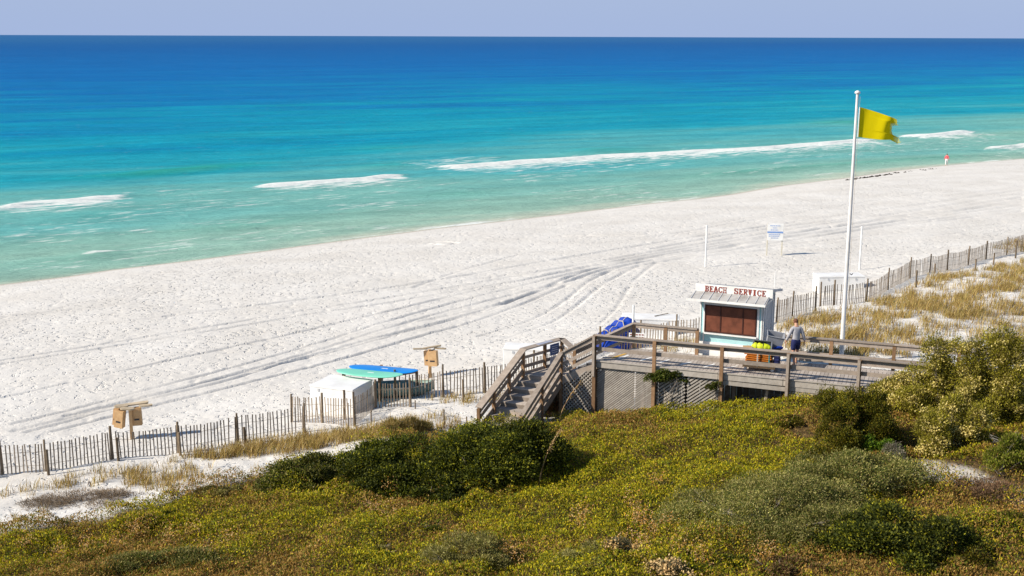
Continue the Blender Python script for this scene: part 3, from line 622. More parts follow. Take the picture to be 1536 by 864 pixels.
# light-blocking boards added behind the lattice, and the retaining boards of the right part
k = MB(); a = A + axd * ft[2] - pdv * .03; b_ = A + axd * ft[3] - pdv * .03
k.beam((a[0], a[1], ZD - .38), (b_[0], b_[1], ZD - .40), .04, .16); k.build('retaining_board', 'lattice_wood', bw)
k = MB(); a = A + axd * ft[3] - pdv * .03; b_ = A + axd * ft[5] - pdv * .03
k.beam((a[0], a[1], ZD - .36), (b_[0], b_[1], ZD - .36), .04, .17); k.beam((a[0], a[1], ZD - .56), (b_[0], b_[1], ZD - .56), .05, .18); k.build('retaining_board', 'lattice_wood', bw)
k = MB()
for j in range(40):
    t_ = 1.2 + j * .24; w__ = width(max(t_, T_H)) - .12 if t_ > T_H else W_H * t_ / T_H - .1; p = A + axd * t_ + pdv * w__; g = gz(*p) - .1
    if g < ZD - .4: k.box((p[0], p[1], (g + ZD - .25) / 2), .225, .025, ZD - .25 - g, ANG)
k.build('added_light_block', 'picket_wood', bw)
for tt_, w_ in ((3, 1.2), (5.2, 1.3), (7.6, 1.3), (1.6, 1.3), (7.0, 2.4), (5.0, 2.3), (2.6, 2.4)):
    p = A + axd * tt_ + pdv * w_; postat(p, gz(*p) - .3, ZD - .05, name='pile', mat='weathered_wood')
a = A + axd * (ft[2] + 1.55) + pdv * .3; k = MB(); k.beam((a[0], a[1], 4.4), (a[0] + .15, a[1], ZD - .25), .09, .09); k.build('brace', 'weathered_wood', bw)

# stairs: landing, two flights
ZL = 5.17
Bp = P(842, 528, ZL + RH)[:2]; Dp = P(785, 523, ZL + RH)[:2]; Fp = P(843, 507, ZL + RH)[:2]; Gp = P(862, 524, ZL + RH)[:2]
Ap = A - pdv * .1
k = MB()                                                                         # landing boards
def lerp(a, b_, t): return a + (b_ - a) * t
nb_ = 12
for i in range(nb_):
    a = lerp(Bp, Gp, (i + .04) / nb_); a2 = lerp(Bp, Gp, (i + .93) / nb_); d0 = lerp(Dp, Fp, (i + .04) / nb_); d1 = lerp(Dp, Fp, (i + .93) / nb_)
    k.prism([a, a2, d1, d0], ZL - .04, ZL - random.uniform(0, .003))
k.build('landing_boards', 'deck_wood', bw)
def flight(tl, tr, bl, br, zt, zb, nst, name='stair_flight'):
    """tl,tr: top-left/right plan points, bl,br bottom; boards every step"""
    st = MB()
    for (a, b_) in ((tl, bl), (tr, br)):
        st.beam((a[0], a[1], zt - .22), (b_[0], b_[1], zb - .12), .05, .28)
    par = st.build(name, 'weathered_wood', bw)
    _inv.pop(par.name, None)
    M = (Matrix.Translation(bw.location) @ bw.rotation_euler.to_matrix().to_4x4()).inverted(); _inv[par.name] = M
    for i in range(nst):
        f0 = (i + .0) / nst; f1 = (i + 1.08) / nst; z = zt - (zt - zb) * (i + 1) / (nst + .0) + 0.0
        if i == nst - 1: z = zb
        z = zt - (zt - zb) * (i + 1) / (nst + 1)
        q = [lerp(tl, bl, f0), lerp(tr, br, f0), lerp(tr, br, f1), lerp(tl, bl, f1)]
        tm = MB(); tm.prism(q, z - .04, z); tm.build('tread', 'deck_wood', par)
        rm = MB(); h_ = (zt - zb) / (nst + 1); q2 = [lerp(tl, bl, f0 + .004), lerp(tr, br, f0 + .004), lerp(tr, br, f0 + .004 + .06 / nst), lerp(tl, bl, f0 + .004 + .06 / nst)]
        rm.prism(q2, z + .002, z + h_ - .042); rm.build('riser', 'weathered_wood', par)
ZB = 3.42
Cp = P(782, 622, ZB + RH + .02)[:2]; Ep = P(718, 610, ZB + RH + .02)[:2]
flight(Gp, Bp, Gp, Bp, ZD, ZL, 1) if False else None
flight(Hc - axd * .1, A + pdv * .05, Gp, Bp, ZD, ZL, 4)
flight(Dp, Bp, Ep, Cp, ZL, ZB, 8)
def stair_rail(p0, z0, p1, z1, capw=.24, side=(0, 0), mids=((-.2, .14), (-.45, .14), (-.86, .22))):
    railing(p0, z0, p1, z1, side, capw=capw, mids=mids)
stair_rail(Ap, ZD + RH, Bp, ZL + RH, capw=.16, mids=((-.12, .14), (-.50, .12), (-.82, .12)))
stair_rail(Bp, ZL + RH, Cp, ZB + RH, capw=.2)
stair_rail(Dp, ZL + RH, Ep, ZB + RH, capw=.32)
stair_rail(Dp, ZL + RH, Fp, ZL + RH, capw=.32, mids=((-.35, .12), (-.72, .14), (-.98, .10)))
stair_rail(Fp, ZL + RH, Gp, ZL + RH, capw=.26, mids=((-.3, .12), (-.65, .12), (-.95, .10)))
stair_rail(Hc, ZD + RH, Gp, ZL + RH, capw=.18, mids=((-.14, .13), (-.55, .12)))
for q, z1 in ((Bp, ZL + RH), (Dp, ZL + RH), (Fp, ZL + RH), (Gp, ZL + RH), (Cp, ZB + RH), (Ep, ZB + RH), (lerp(Bp, Cp, .5), (ZL + ZB) / 2 + RH), (lerp(Dp, Ep, .33), ZL + (ZB - ZL) * .33 + RH), (lerp(Dp, Ep, .67), ZL + (ZB - ZL) * .67 + RH),
              (lerp(Dp, Fp, .55), ZL + RH)):
    postat(q, gz(*q) - .2, z1 - .05, sz=.12)
# sloping crossed lattice beside the upper flight
a = A - axd * .02 - pdv * .02; b_ = Bp - pdv * .0
lattice(lerp(b_, a, .05), lerp(b_, a, .97), ZL - .12, gz(*b_) - .1, gz(*a) - .1, .11, .04, R(45), both=True, name='crossed_lattice', zt1=ZD - .3)
for (q0, q1, zt0, zt1) in ((Dp, Fp, ZL, ZL), (Fp, Gp, ZL, ZL), (Gp, Hc, ZL - .1, ZD - .3)):
    k = MB(); n9 = max(3, int(np.linalg.norm(q1 - q0) / .24)); an9 = math.atan2(*(q1 - q0)[::-1])
    for j in range(n9):
        f9 = (j + .5) / n9; q = lerp(q0, q1, f9); g = gz(*q) - .1; zt9 = zt0 + (zt1 - zt0) * f9 - .1; k.box((q[0], q[1], (g + zt9) / 2), np.linalg.norm(q1 - q0) / n9 - .012, .025, zt9 - g, an9)
    k.build('added_light_block', 'picket_wood', bw)  # boards added below the landing to keep out light from behind
# notices on the rails
def flat_sign(c, u, wd, ht, par, mat, name, lean=0):
    k = MB(); a = Vector((c[0], c[1], c[2])) - Vector((u[0], u[1], 0)) * wd / 2; b_ = Vector((c[0], c[1], c[2])) + Vector((u[0], u[1], 0)) * wd / 2
    k.beam(a, b_, .012, ht); return k.build(name, mat, par)
dfu = (Fp - Dp) / np.linalg.norm(Fp - Dp); dfn = np.array([dfu[1], -dfu[0]])
c = lerp(Dp, Fp, .74) + dfn * .13
s1 = flat_sign((c[0], c[1], ZL + .72), dfu, .55, .46, bw, 'sign_blue', 'notice_board')
_inv[s1.name] = (Matrix.Translation(bw.location) @ bw.rotation_euler.to_matrix().to_4x4()).inverted()
k = MB()
for j in range(4):
    cc = c + dfn * .012; a = cc - dfu * (.2 - .03 * (j % 2)); b_ = cc + dfu * (.2 - .04 * (j % 2)); zz = ZL + .85 - j * .085; k.beam((a[0], a[1], zz), (b_[0], b_[1], zz), .006, .018)
k.build('notice_lines', 'text_white', s1)
flat_sign((c[0], c[1], ZL + .22), dfu, .55, .42, bw, 'sign_grey', 'blank_panel')
k = MB(); a = lerp(Dp, Fp, .36); b_ = lerp(Dp, Fp, .72); k.beam((a[0], a[1], ZL + RH + .008), (b_[0], b_[1], ZL + RH + .008), .2, .012); k.build('cap_plate', 'sign_grey', bw)

# ------------------------------------------------------------------ kiosk
KA = ANG - R(4); ku = np.array([math.cos(KA), math.sin(KA)]); kn = np.array([-ku[1], ku[0]])
K0 = Kc + ku * .03 + kn * .12 + np.array([.0, 0]); K0 = np.array(P(1048, 529, ZD)[:2]); KW = float(PX(1143, 45.2, 7) - K0[0]) / ku[0]; KD = 2.0; KH = 2.32
ks = empty('beach_kiosk', (K0[0], K0[1], ZD), 0, 'white and aqua wooden beach service hut with closed brown shutters beside the boardwalk', 'kiosk')
def kp(u, v, z): q = K0 + ku * u + kn * v; return (q[0], q[1], ZD + z)
def kbox(mb, u0, u1, v0, v1, z0, z1, rnd=None):
    c = kp((u0 + u1) / 2, (v0 + v1) / 2, (z0 + z1) / 2); mb.box(c, u1 - u0, v1 - v0, z1 - z0, KA, rnd)
k = MB(); kbox(k, 0, KW, 0, KD, -1.2, KH); wall = k.build('wall', 'aqua_paint', ks)
k = MB(); kbox(k, -.02, KW + .02, -.03, -.004, -.3, .50)
for j in range(7): kbox(k, .1 + j * KW / 7, .11 + j * KW / 7, -.034, -.031, -.3, .50, 0)
k.build('lower_panel', 'white_paint', ks)
k = MB()
for (u0, u1) in ((.0, .05), (.14, .20), (KW - .20, KW - .12), (KW - .05, KW + .0)): kbox(k, u0, u1, -.028, -.002, .50, KH)
kbox(k, .20, KW - .20, -.030, -.002, 1.98, 2.1); kbox(k, .2, KW - .2, -.03, -.002, KH - .07, KH)
k.build('corner_trim', 'white_paint', ks)
k = MB(); kbox(k, .18, KW - .18, -.16, -.004, .84, .88); k.build('counter_shelf', 'white_paint', ks)
k = MB(); kbox(k, .20, KW - .22, -.035, -.003, .90, 2.0); sh = k.build('shutter', 'shutter_brown', ks)
k = MB()
for u in (.20, .20 + (KW - .42) * .30, .20 + (KW - .42) * .73, KW - .27): kbox(k, u, u + .045, -.055, -.036, .90, 2.0)
kbox(k, .2, KW - .22, -.057, -.036, .90, .95); kbox(k, .2, KW - .22, -.057, -.036, 1.95, 2.0)
k.build('shutter_frame', 'frame_brown', ks)
k = MB()                                                                         # side siding + door
for j in range(19): kbox(k, KW + .002, KW + .018, .05, KD - .05, -.2 + j * .13, -.2 + j * .13 + .118)
k.build('side_siding', 'grey_side', ks)
k = MB()
kbox(k, KW + .02, KW + .05, -.0, .07, -.3, KH); kbox(k, KW + .02, KW + .05, .34, .42, -.1, KH - .1); kbox(k, KW + .02, KW + .05, KD - .42, KD - .34, -.1, KH - .1); kbox(k, KW + .02, KW + .05, KD - .07, KD, -.3, KH); kbox(k, KW + .02, KW + .05, .42, KD - .42, KH - .25, KH - .17)
k.build('side_trim', 'white_paint', ks)
# roof: sloping front skirt, sign board, shallow ridge
def kq(mb, pts, th=.03):
    v = [kp(*p) for p in pts]; v2 = [(a[0], a[1], a[2] - th) for a in v]; mb.add(v + v2, [(0, 1, 2, 3), (7, 6, 5, 4), (0, 4, 5, 1), (1, 5, 6, 2), (2, 6, 7, 3), (3, 7, 4, 0)])
k = MB(); kq(k, [(-.42, -.62, KH - .04), (KW + .22, -.62, KH - .04), (KW + .22, .06, KH + .17), (-.20, .06, KH + .17)], .05)
kq(k, [(-.2, KD + .25, KH + .06), (KW + .24, KD + .25, KH + .06), (KW + .24, .11, KH + .42), (-.2, .11, KH + .42)][::-1], .05); rf = k.build('roof', 'roof_grey', ks)
_inv[rf.name] = _inv[ks.name]
k = MB()
for j in range(9):
    u = -.25 + j * (KW + .4) / 8
    a = kp(u, -.6, KH - .022); b_ = kp(u + .03, .05, KH + .178); k.beam(a, b_, .022, .022)
k.build('roof_seam', 'dark_metal' if False else 'grey_side', rf)
k = MB(); kq(k, [(-.42, -.64, KH - .0), (KW + .22, -.64, KH - .0), (KW + .22, -.62, KH - .0), (-.42, -.62, KH - .0)], .09); k.build('fascia_board', 'white_paint', ks)
k = MB(); a = kp(KW + .26, .10, KH + .42); b_ = kp(KW + .26, KD + .27, KH + .05); k.beam(a, b_, .03, .1); k.add([kp(KW + .0, .12, KH), kp(KW + .0, KD, KH), kp(KW + .0, .12, KH + .34)], [(0, 1, 2)]); k.build('gable', 'grey_side', ks)
k = MB(); kbox(k, -.24, KW + .34, .06, .10, KH + .13, KH + .47); sg = k.build('name_board', 'white_paint', ks)
# slab-serif lettering from small boxes
GL = {'B': ["11110", "01001", "01110", "01001", "01001", "11110"], }
FONT = {
 'B': ["1111110", "0110011", "0110011", "0110010", "0111110", "0110011", "0110011", "0110011", "1111110"],
 'E': ["1111111", "0110001", "0110000", "0110100", "0111100", "0110100", "0110000", "0110001", "1111111"],
 'A': ["0011100", "0011100", "0011100", "0110110", "0110110", "0111110", "0110011", "1100011", "1110111"],
 'C': ["0011101", "0110011", "1100001", "1100000", "1100000", "1100000", "1100001", "0110011", "0011110"],
 'H': ["1110111", "0100010", "0100010", "0100010", "0111110", "0100010", "0100010", "0100010", "1110111"],
 'S': ["0111101", "1100011", "1100001", "1110000", "0111110", "0000111", "1000011", "1100011", "1011110"],
 'R': ["1111110", "0110011", "0110011", "0110011", "0111110", "0111100", "0110110", "0110011", "1110011"],
 'V': ["1110111", "0110110", "0110110", "0110110", "0110110", "0011100", "0011100", "0011100", "0001000"],
 'I': ["0111110", "0011100", "0011100", "0011100", "0011100", "0011100", "0011100", "0011100", "0111110"]}
def text_obj(txt, size, par, mat, name, org, un, thick=.012, bold=.0, sx=1.0):
    cu = bpy.data.curves.new(name, 'FONT'); cu.body = txt; cu.size = size; cu.extrude = thick; cu.offset = bold; cu.align_x = 'CENTER'; cu.align_y = 'CENTER'
    tmp = bpy.data.objects.new(name, cu); COL.objects.link(tmp); dg = bpy.context.evaluated_depsgraph_get(); me = bpy.data.meshes.new_from_object(tmp.evaluated_get(dg)); bpy.data.objects.remove(tmp)
    me.materials.clear(); me.materials.append(MATS[mat])
    M = Matrix(((un[0] * sx, 0, un[1], org[0]), (un[1] * sx, 0, -un[0], org[1]), (0, 1, 0, org[2]), (0, 0, 0, 1)))
    me.transform(_inv[par.name] @ M); o = bpy.data.objects.new(name, me); COL.objects.link(o); o.parent = par; return o
_inv[sg.name] = _inv[ks.name]
def slab_text(txt, u0, z0, cw_, ch_):
    u = u0
    for c in txt:
        if c == ' ': u += cw_ * .55; continue
        k = MB(); rows = FONT[c]
        for r_, row in enumerate(rows):
            i = 0
            while i < 7:
                if row[i] == '1':
                    j = i
                    while j < 7 and row[j] == '1': j += 1
                    kbox(k, u + i * cw_ / 8.2, u + j * cw_ / 8.2 - .0005, .045, .0595, z0 + (8 - r_) * ch_ / 9 + .0002, z0 + (9 - r_) * ch_ / 9 - .0002); i = j
                else: i += 1
        k.build('letter', 'letter_red', sg); u += cw_
slab_text('BEACH', .14, KH + .185, .18, .225); slab_text('SERVICE', .14 + 5 * .18 + .27, KH + .185, .18, .225)

# ------------------------------------------------------------------ flagpole and flag
fpb = np.array([PX(1262, 46.6, 5.6), 46.6]); zb = gz(*fpb) - .2; ztop = CAM_H - 0.0455 * 46.6
fp = empty('flagpole', (fpb[0], fpb[1], zb), 0, 'tall white flagpole rising behind the boardwalk rail', 'flagpole')
k = MB(); k.tube([(fpb[0], fpb[1], zb), (fpb[0], fpb[1], zb + 3), (fpb[0], fpb[1], ztop)], [.095, .085, .05], 16); k.build('pole', 'white_pole', fp)
k = MB(); k.tube([(fpb[0], fpb[1], ztop), (fpb[0], fpb[1], ztop + .03), (fpb[0], fpb[1], ztop + .09), (fpb[0], fpb[1], ztop + .13)], [.07, .11, .10, .03], 14); k.build('pole_cap', 'white_pole', fp)
k = MB(); k.tube([(fpb[0] + .09, fpb[1] - .07, ztop - .1), (fpb[0] + .10, fpb[1] - .1, zb + 1.4)], .006, 5); k.build('halyard', 'rope', fp)
k = MB(); k.tube([(fpb[0] + .10, fpb[1] - .11, zb + 3.95), (fpb[0] + .17, fpb[1] - .12, zb + 3.9), (fpb[0] + .22, fpb[1] - .12, zb + 3.96)], .02, 6); k.build('cleat', 'dark_metal', fp)
# flag surface
nu, nv = 60, 36; Vf = []; worn = []
zt_ = ztop - 0.50
for j in range(nv + 1):
    for i in range(nu + 1):
        u = i / nu; v = j / nv
        ln = 1.75 - 0.28 * (1 - v) * 0 + .0
        xx = u * (1.62 + .10 * v - .22 * (abs(v - .45) < .25) * u)
        top = -0.10 * u - 0.42 * u ** 1.2; bot = -1.14 - 0.14 * u - 0.02 * math.sin(u * 5) - 0.22 * max(0, u - .72) * 3.5 * (1 - max(0, u - .9) * 5)
        zz = top * (1 - v) + bot * v
        yy = 0.13 * math.sin(u * 7.5 + v * 1.3) * (0.3 + u) + 0.05 * math.sin(u * 15 + v * 3) * u
        fray = 0.0
        if u > .80: fray = (u - .80) * 5 * (0.35 + .6 * vn(np.array([u * 22.]), np.array([v * 9.]), 5)[0])
        xx *= 1 - 0.06 * vn(np.array([v * 7.]), np.array([1.]), 9)[0] * (u > .9)
        Vf.append((fpb[0] + .11 + xx * .98, fpb[1] - .08 + yy - xx * .12, zt_ + zz)); worn.append(min(.75, fray))
Ff = [(j * (nu + 1) + i, j * (nu + 1) + i + 1, (j + 1) * (nu + 1) + i + 1, (j + 1) * (nu + 1) + i) for j in range(nv) for i in range(nu)]
# ragged fly end: drop some cells
keep = []
for q, f in enumerate(Ff):
    i = q % nu; j = q // nu
    lim = nu - int(7 * vn(np.array([j * .45]), np.array([0.5]), 13)[0]) - (3 if 8 < j < 22 else 0)
    if i < lim: keep.append(f)
fl = empty('flag', (fpb[0] + .11, fpb[1] - .08, zt_), 0, 'plain yellow warning flag with a frayed fly end flying from the pole', 'flag')
raw_mesh('cloth', Vf, keep, 'flag_cloth', parent=fl, off=tuple(fl.location), attrs={'worn': worn}, smooth=True)
k = MB(); k.beam((fpb[0] + .09, fpb[1] - .085, zt_ + .0), (fpb[0] + .09, fpb[1] - .085, zt_ - 1.14), .05, .02); k.build('heading', 'white_paint', fl)

# ------------------------------------------------------------------ picket fences
def picket_bay(p0, p1, par, h0=1.15, sp=.135):
    p0 = np.array(p0[:2]); p1 = np.array(p1[:2]); Ln = np.linalg.norm(p1 - p0); nn_ = max(2, int(Ln / sp)); u = (p1 - p0) / Ln; k = MB(); sag = random.uniform(.05, .14) * min(1, Ln / 3)
    az = math.atan2(u[1], u[0]); tops = []
    for i in range(nn_):
        f = (i + .5) / nn_; p = lerp(p0, p1, f); g = gz(*p); sg_ = sag * 4 * f * (1 - f); h = h0 - sg_ + random.uniform(-.025, .025)
        le = random.gauss(0, .018) + .06 * (vn(np.array([i * .3]), np.array([Ln]), 3)[0] - .5); q = p + u * le * 1.5 + np.array([-u[1], u[0]]) * random.gauss(0, .015)
        if random.random() < .02: continue
        k.beam((p[0], p[1], g - .06), (q[0], q[1], g + h), .012, .046, up=(u[0], u[1], 0)); tops.append((p, g, h))
    for fr_ in (.25, .72):
        k.tube([(p[0], p[1], g + h * fr_) for p, g, h in tops[::3]] + [(tops[-1][0][0], tops[-1][0][1], tops[-1][1] + tops[-1][2] * fr_)], .007, 4, rnd=.2, cap=False)
    return k.build('picket_panel', 'picket_wood', par)
def fpost(p, par, h=1.3, r=.05, mat='fence_post'):
    k = MB(); g = gz(p[0], p[1]); k.tube([(p[0], p[1], g - .2), (p[0] + random.uniform(-.03, .03), p[1], g + h)], [r, r * .9], 9); return k.build('post', mat, par)
def fence(pts, label, extra=(), heights=1.3, ph=1.15, group='picket sand fences', first=True, last=True):
    W = [ground_pt(*q) for q in pts]
    e = empty('picket_fence', tuple(W[0]), 0, label, 'fence', group)
    for i in range(len(W) - 1): picket_bay(W[i], W[i + 1], e, ph)
    for i, q in enumerate(W):
        if (i == 0 and not first) or (i == len(W) - 1 and not last): continue
        fpost(q, e, heights + random.uniform(-.05, .1), random.uniform(.042, .058))
    for (a, b_, h) in extra: fpost(ground_pt(a, b_), e, h, .055)
    return e
fence([(-70, 724), (3, 712), (69, 708), (168, 690), (268, 680), (356, 665), (457, 649)], 'long sagging picket fence on the sand at the lower left, below the tan box post', [(73, 713, 1.0), (178, 692, .95), (271, 684, .95), (368, 668, .75)])
fence([(437, 634), (484, 634), (532, 637)], 'short picket fence standing in front of the white storage bin', [(518, 628, 1.25)])
fence([(533, 636), (563, 612), (616, 611)], 'picket fence bending back beside the bin to the paddleboard rack', first=False)
fence([(593, 599), (664, 595), (727, 588), (800, 573), (900, 531), (960, 521), (1014, 515), (1060, 508), (1105, 498)], 'picket fence running from the paddleboard rack past the stairs and behind the boardwalk', [(695, 603, 1.0)], heights=1.4)
fence([(1130, 492), (1165, 484), (1188, 476), (1223, 468)], 'dark picket fence just right of the hut behind the grey shirted man', [])
fence([(1230, 461), (1251, 458), (1299, 453), (1332, 436), (1365, 418), (1394, 411), (1421, 405), (1452, 398), (1479, 389), (1510, 382), (1536, 375), (1600, 363)],
      'picket fence climbing the far dune to the right edge behind the flagpole', [(1374, 431, 1.0), (1402, 412, .7), (1463, 406, .75), (1490, 396, .75), (1523, 388, 1.25)])
# rope line on thin posts
rp = [ground_pt(*q) for q in ((455, 655), (523, 648), (557, 637), (623, 616), (666, 642), (700, 640))]
e = empty('rope_line', tuple(rp[0]), 0, 'thin rope strung on slim wooden stakes across the sand left of the stairs', 'rope fence')
hs = [.9, 1.2, .62, .45, .75, .4]; tp = []
for q, h in zip(rp, hs):
    k = MB(); k.tube([(q[0], q[1], q[2] - .1), (q[0], q[1], q[2] + h)], .03, 7); k.build('stake', 'tan_wood' if False else 'picket_wood', e); tp.append(Vector((q[0], q[1], q[2] + h - .08)))
k = MB()
for a, b_ in zip(tp[:-1], tp[1:]): k.tube([a.lerp(b_, f) - Vector((0, 0, .35 * f * (1 - f))) for f in np.linspace(0, 1, 8)], .008, 5)
k.build('rope', 'rope', e)

# ------------------------------------------------------------------ storage bins
def storage(name, c, ang, L_, D_, H_, label, lid_over=.015, lid_h=.09, slope=0.0):
    g = gz(c[0], c[1]); e = empty(name, (c[0], c[1], g), 0, label, 'storage box', 'white storage boxes on the beach'); k = MB(); k.box((c[0], c[1], g + (H_ - .15) / 2 - .07), L_, D_, H_ + .0, ang); k.build('body', 'white_plastic', e, bevel=.02)
    k = MB(); u = Vector((math.cos(ang), math.sin(ang), 0)); v = Vector((-math.sin(ang), math.cos(ang), 0)); c3 = Vector((c[0], c[1], g + H_ - .14)); l2 = L_ / 2 + lid_over; d2 = D_ / 2 + lid_over
    pts = [c3 - u * l2 - v * d2, c3 + u * l2 - v * d2, c3 + u * l2 + v * d2, c3 - u * l2 + v * d2]; up = Vector((0, 0, lid_h)); rid = Vector((0, 0, slope))
    k.add([*pts, *[p + up for p in pts], c3 - u * l2 * .96 + up + rid, c3 + u * l2 * .96 + up + rid], [(3, 2, 1, 0), (0, 1, 5, 4), (2, 3, 7, 6), (1, 2, 6, 9, 5), (3, 0, 4, 8, 7), (4, 5, 9, 8), (6, 7, 8, 9)]); k.build('lid', 'white_plastic', e, bevel=.015)
    k = MB()
    for sgn in (-.3, .3):
        p = c3 - v * (D_ / 2 + .012) + u * L_ * sgn - Vector((0, 0, .1)); k.box(tuple(p), .09, .02, .12, ang)
    k.build('latch', 'grey_side', e); return e
g1 = ground_pt(533, 618); 
storage('storage_bin', (g1[0] - .72, g1[1] + 1.05), R(-22), 2.1, 1.75, 1.22, 'large white storage bin with sloped lid behind the picket fence near the paddleboards', slope=0.0)
c = ground_pt(785, 556); storage('storage_bin', (c[0] + .3, c[1] + 1.0), R(-8), 2.4, 1.1, 1.0, 'white storage bin half hidden behind the staircase handrail')
c = P(975, 500, 3.4); storage('storage_bin', (c[0], c[1] + .0), R(-8), 2.9, 1.2, 1.15, 'white storage bin right of the blue tarpaulin, a stick lying on its lid')
kst = MB(); gz3 = gz(c[0], c[1]); kst.beam((c[0] + .2, c[1] - .1, gz3 + 1.13), (c[0] + .95, c[1] + .35, gz3 + 1.17), .05, .03); tag(kst.build('stick', 'picket_wood'), 'loose wooden stick lying on the lid of a white bin', 'stick')
c = P(1257, 436, 2.9); storage('storage_bin', (c[0], c[1]), R(4), 2.9, 1.2, 1.0, 'white storage bin behind the far fence beside the flagpole')

# blue tarp over stacked beach gear
c0 = P(925, 512, 3.6); g0 = gz(c0[0], c0[1])
nu, nv = 46, 26; ang = R(22); u = np.array([math.cos(ang), math.sin(ang)]); v = np.array([-math.sin(ang), math.cos(ang)])
Vt = []
for j in range(nv + 1):
    for i in range(nu + 1):
        a = i / nu * 2 - 1; b_ = j / nv * 2 - 1
        r = max(abs(a), abs(b_)); hh = np.interp(a, [-1, -.75, -.3, .3, .75, 1], [.25, .75, 1.05, 1.45, 1.5, 1.1]) * (1 - abs(b_) ** 4 * .45)
        if r > .9: hh *= max(0, (1 - r) / .1) ** .6
        fo_ = .07 * math.sin(a * 13 + b_ * 2 + 2 * math.sin(a * 3)) * (1 - .4 * abs(b_)) + .14 * (fbm(np.array([a * 3.5]), np.array([b_ * 3.5]), 4, 3)[0] - .5)
        q = c0[:2] + u * (a * 1.05 + .04 * math.sin(b_ * 12)) + v * b_ * .75; Vt.append((q[0], q[1], g0 + max(-.05, hh + fo_ * min(1, hh * 1.4))))
Ft = [(j * (nu + 1) + i, j * (nu + 1) + i + 1, (j + 1) * (nu + 1) + i + 1, (j + 1) * (nu + 1) + i) for j in range(nv) for i in range(nu)]
e = empty('tarpaulin', (c0[0], c0[1], g0), 0, 'crumpled bright blue tarpaulin tied over a heap of beach gear behind the boardwalk', 'tarpaulin')
raw_mesh('cover', Vt, Ft, 'tarp_blue', parent=e, off=tuple(e.location), smooth=True)
k = MB()
for a in (-.45, .15):
    k.tube([tuple(Vector(Vt[j * (nu + 1) + int((a + 1) / 2 * nu)]) + Vector((0, 0, .02))) for j in range(2, nv - 1, 2)], .022, 6)
k.tube([tuple(Vector(Vt[12 * (nu + 1) + i]) + Vector((0, 0, .02))) for i in range(14, 36, 2)], .02, 6)
k.build('tie_rope', 'rope', e)
def wpole(px, py, h, r, label, z=None, name='marker_pole', mat='white_paint', cap=True):
    p = ground_pt(px, py) if z is None else np.array([*P(px, py, z)[:2], z]); g = gz(p[0], p[1]); e = empty(name, (p[0], p[1], g), 0, label, 'pole', 'white poles on the beach'); k = MB()
    k.tube([(p[0], p[1], g - .3), (p[0], p[1], g + h)], r, 10); k.build('shaft', mat, e)
    if cap:
        k = MB(); k.tube([(p[0], p[1], g + h), (p[0], p[1], g + h + .02), (p[0], p[1], g + h + .08), (p[0], p[1], g + h + .09)], [r * 1.0, r * 1.5, r * 1.4, r * .5], 10); k.build('cap', mat, e)
        k = MB(); k.box((p[0] + r, p[1] - r, g + h * .62), .10, .05, .10); k.build('cleat', 'grey_side', e)
    return e
wpole(1058, 400, 2.95, .06, 'white pole on the open sand left of the blue and white notice')
wpole(1289, 405, 2.95, .06, 'white pole on the open sand right of the flagpole above the bin')
wpole(949, 512, 2.15, .055, 'short slim pole standing between blue tarpaulin and white bin', z=3.7, cap=False)
wpole(580+580, 470, 2.3, .018, 'very thin pole standing behind the hut roof', cap=False)
c = P(955, 508, 4.2); g = gz(c[0], c[1]); e = empty('small_board', (c[0], c[1], g), 0, 'small white board with red writing between the tarpaulin and the white bin', 'sign')
k = MB(); k.box((c[0], c[1], g + .75), .75, .03, .42, R(-8)); k.build('panel', 'white_paint', e)
k = MB(); k.box((c[0], c[1] + .03, g + .4), .06, .03, 1.1, R(-8)); k.build('stake', 'post_wood', e)
k = MB()
for j in range(3):
    for i in range(5): q = np.array([c[0], c[1]]) + np.array([math.cos(R(-8)), math.sin(R(-8))]) * (-.28 + i * .14) + np.array([-.003, -.022]); k.box((q[0], q[1], g + .62 + j * .13), .09, .006, .05, R(-8))
k.build('writing', 'letter_red', e)
# notice on two posts
p = ground_pt(1161, 383); e = empty('beach_sign', tuple(p), R(-6), 'white beach notice with blue writing lines on two wooden legs', 'sign')
ca, sa = math.cos(R(-6)), math.sin(R(-6)); su = np.array([ca, sa])
for sgn in (-1, 1):
    q = p[:2] + su * sgn * .56; k = MB(); k.box((q[0], q[1], p[2] + 1.15), .10, .10, 2.7, R(-6)); k.build('leg', 'cream', e)
k = MB(); a = p[:2] - su * .60 - np.array([sa, -ca]) * -.09; b_ = a + su * 1.2; k.beam((a[0], a[1], p[2] + 1.83), (b_[0], b_[1], p[2] + 1.83), .03, 1.32); sp_ = k.build('panel', 'white_paint', e)
_inv[sp_.name] = _inv[e.name]
off_ = np.array([sa, -ca]) * .022
k = MB(); a2 = a + off_; b2 = b_ + off_; k.beam((a2[0], a2[1], p[2] + 1.80), (b2[0], b2[1], p[2] + 1.80), .008, .13); k.build('blue_band', 'text_blue', sp_)
k = MB()
for j, (zz, w0, w1) in enumerate(((2.30, .2, .95), (2.14, .4, .72), (1.98, .25, .8), (1.62, .12, 1.0), (1.50, .12, .9), (1.36, .3, .85))):
    x_ = w0
    while x_ < w1:
        ww = random.uniform(.05, .13); a3 = a2 + su * x_; b3 = a2 + su * min(w1, x_ + ww); k.beam((a3[0], a3[1], p[2] + zz), (b3[0], b3[1], p[2] + zz), .006, .055); x_ += ww + .035
k.build('writing', 'text_blue', sp_)

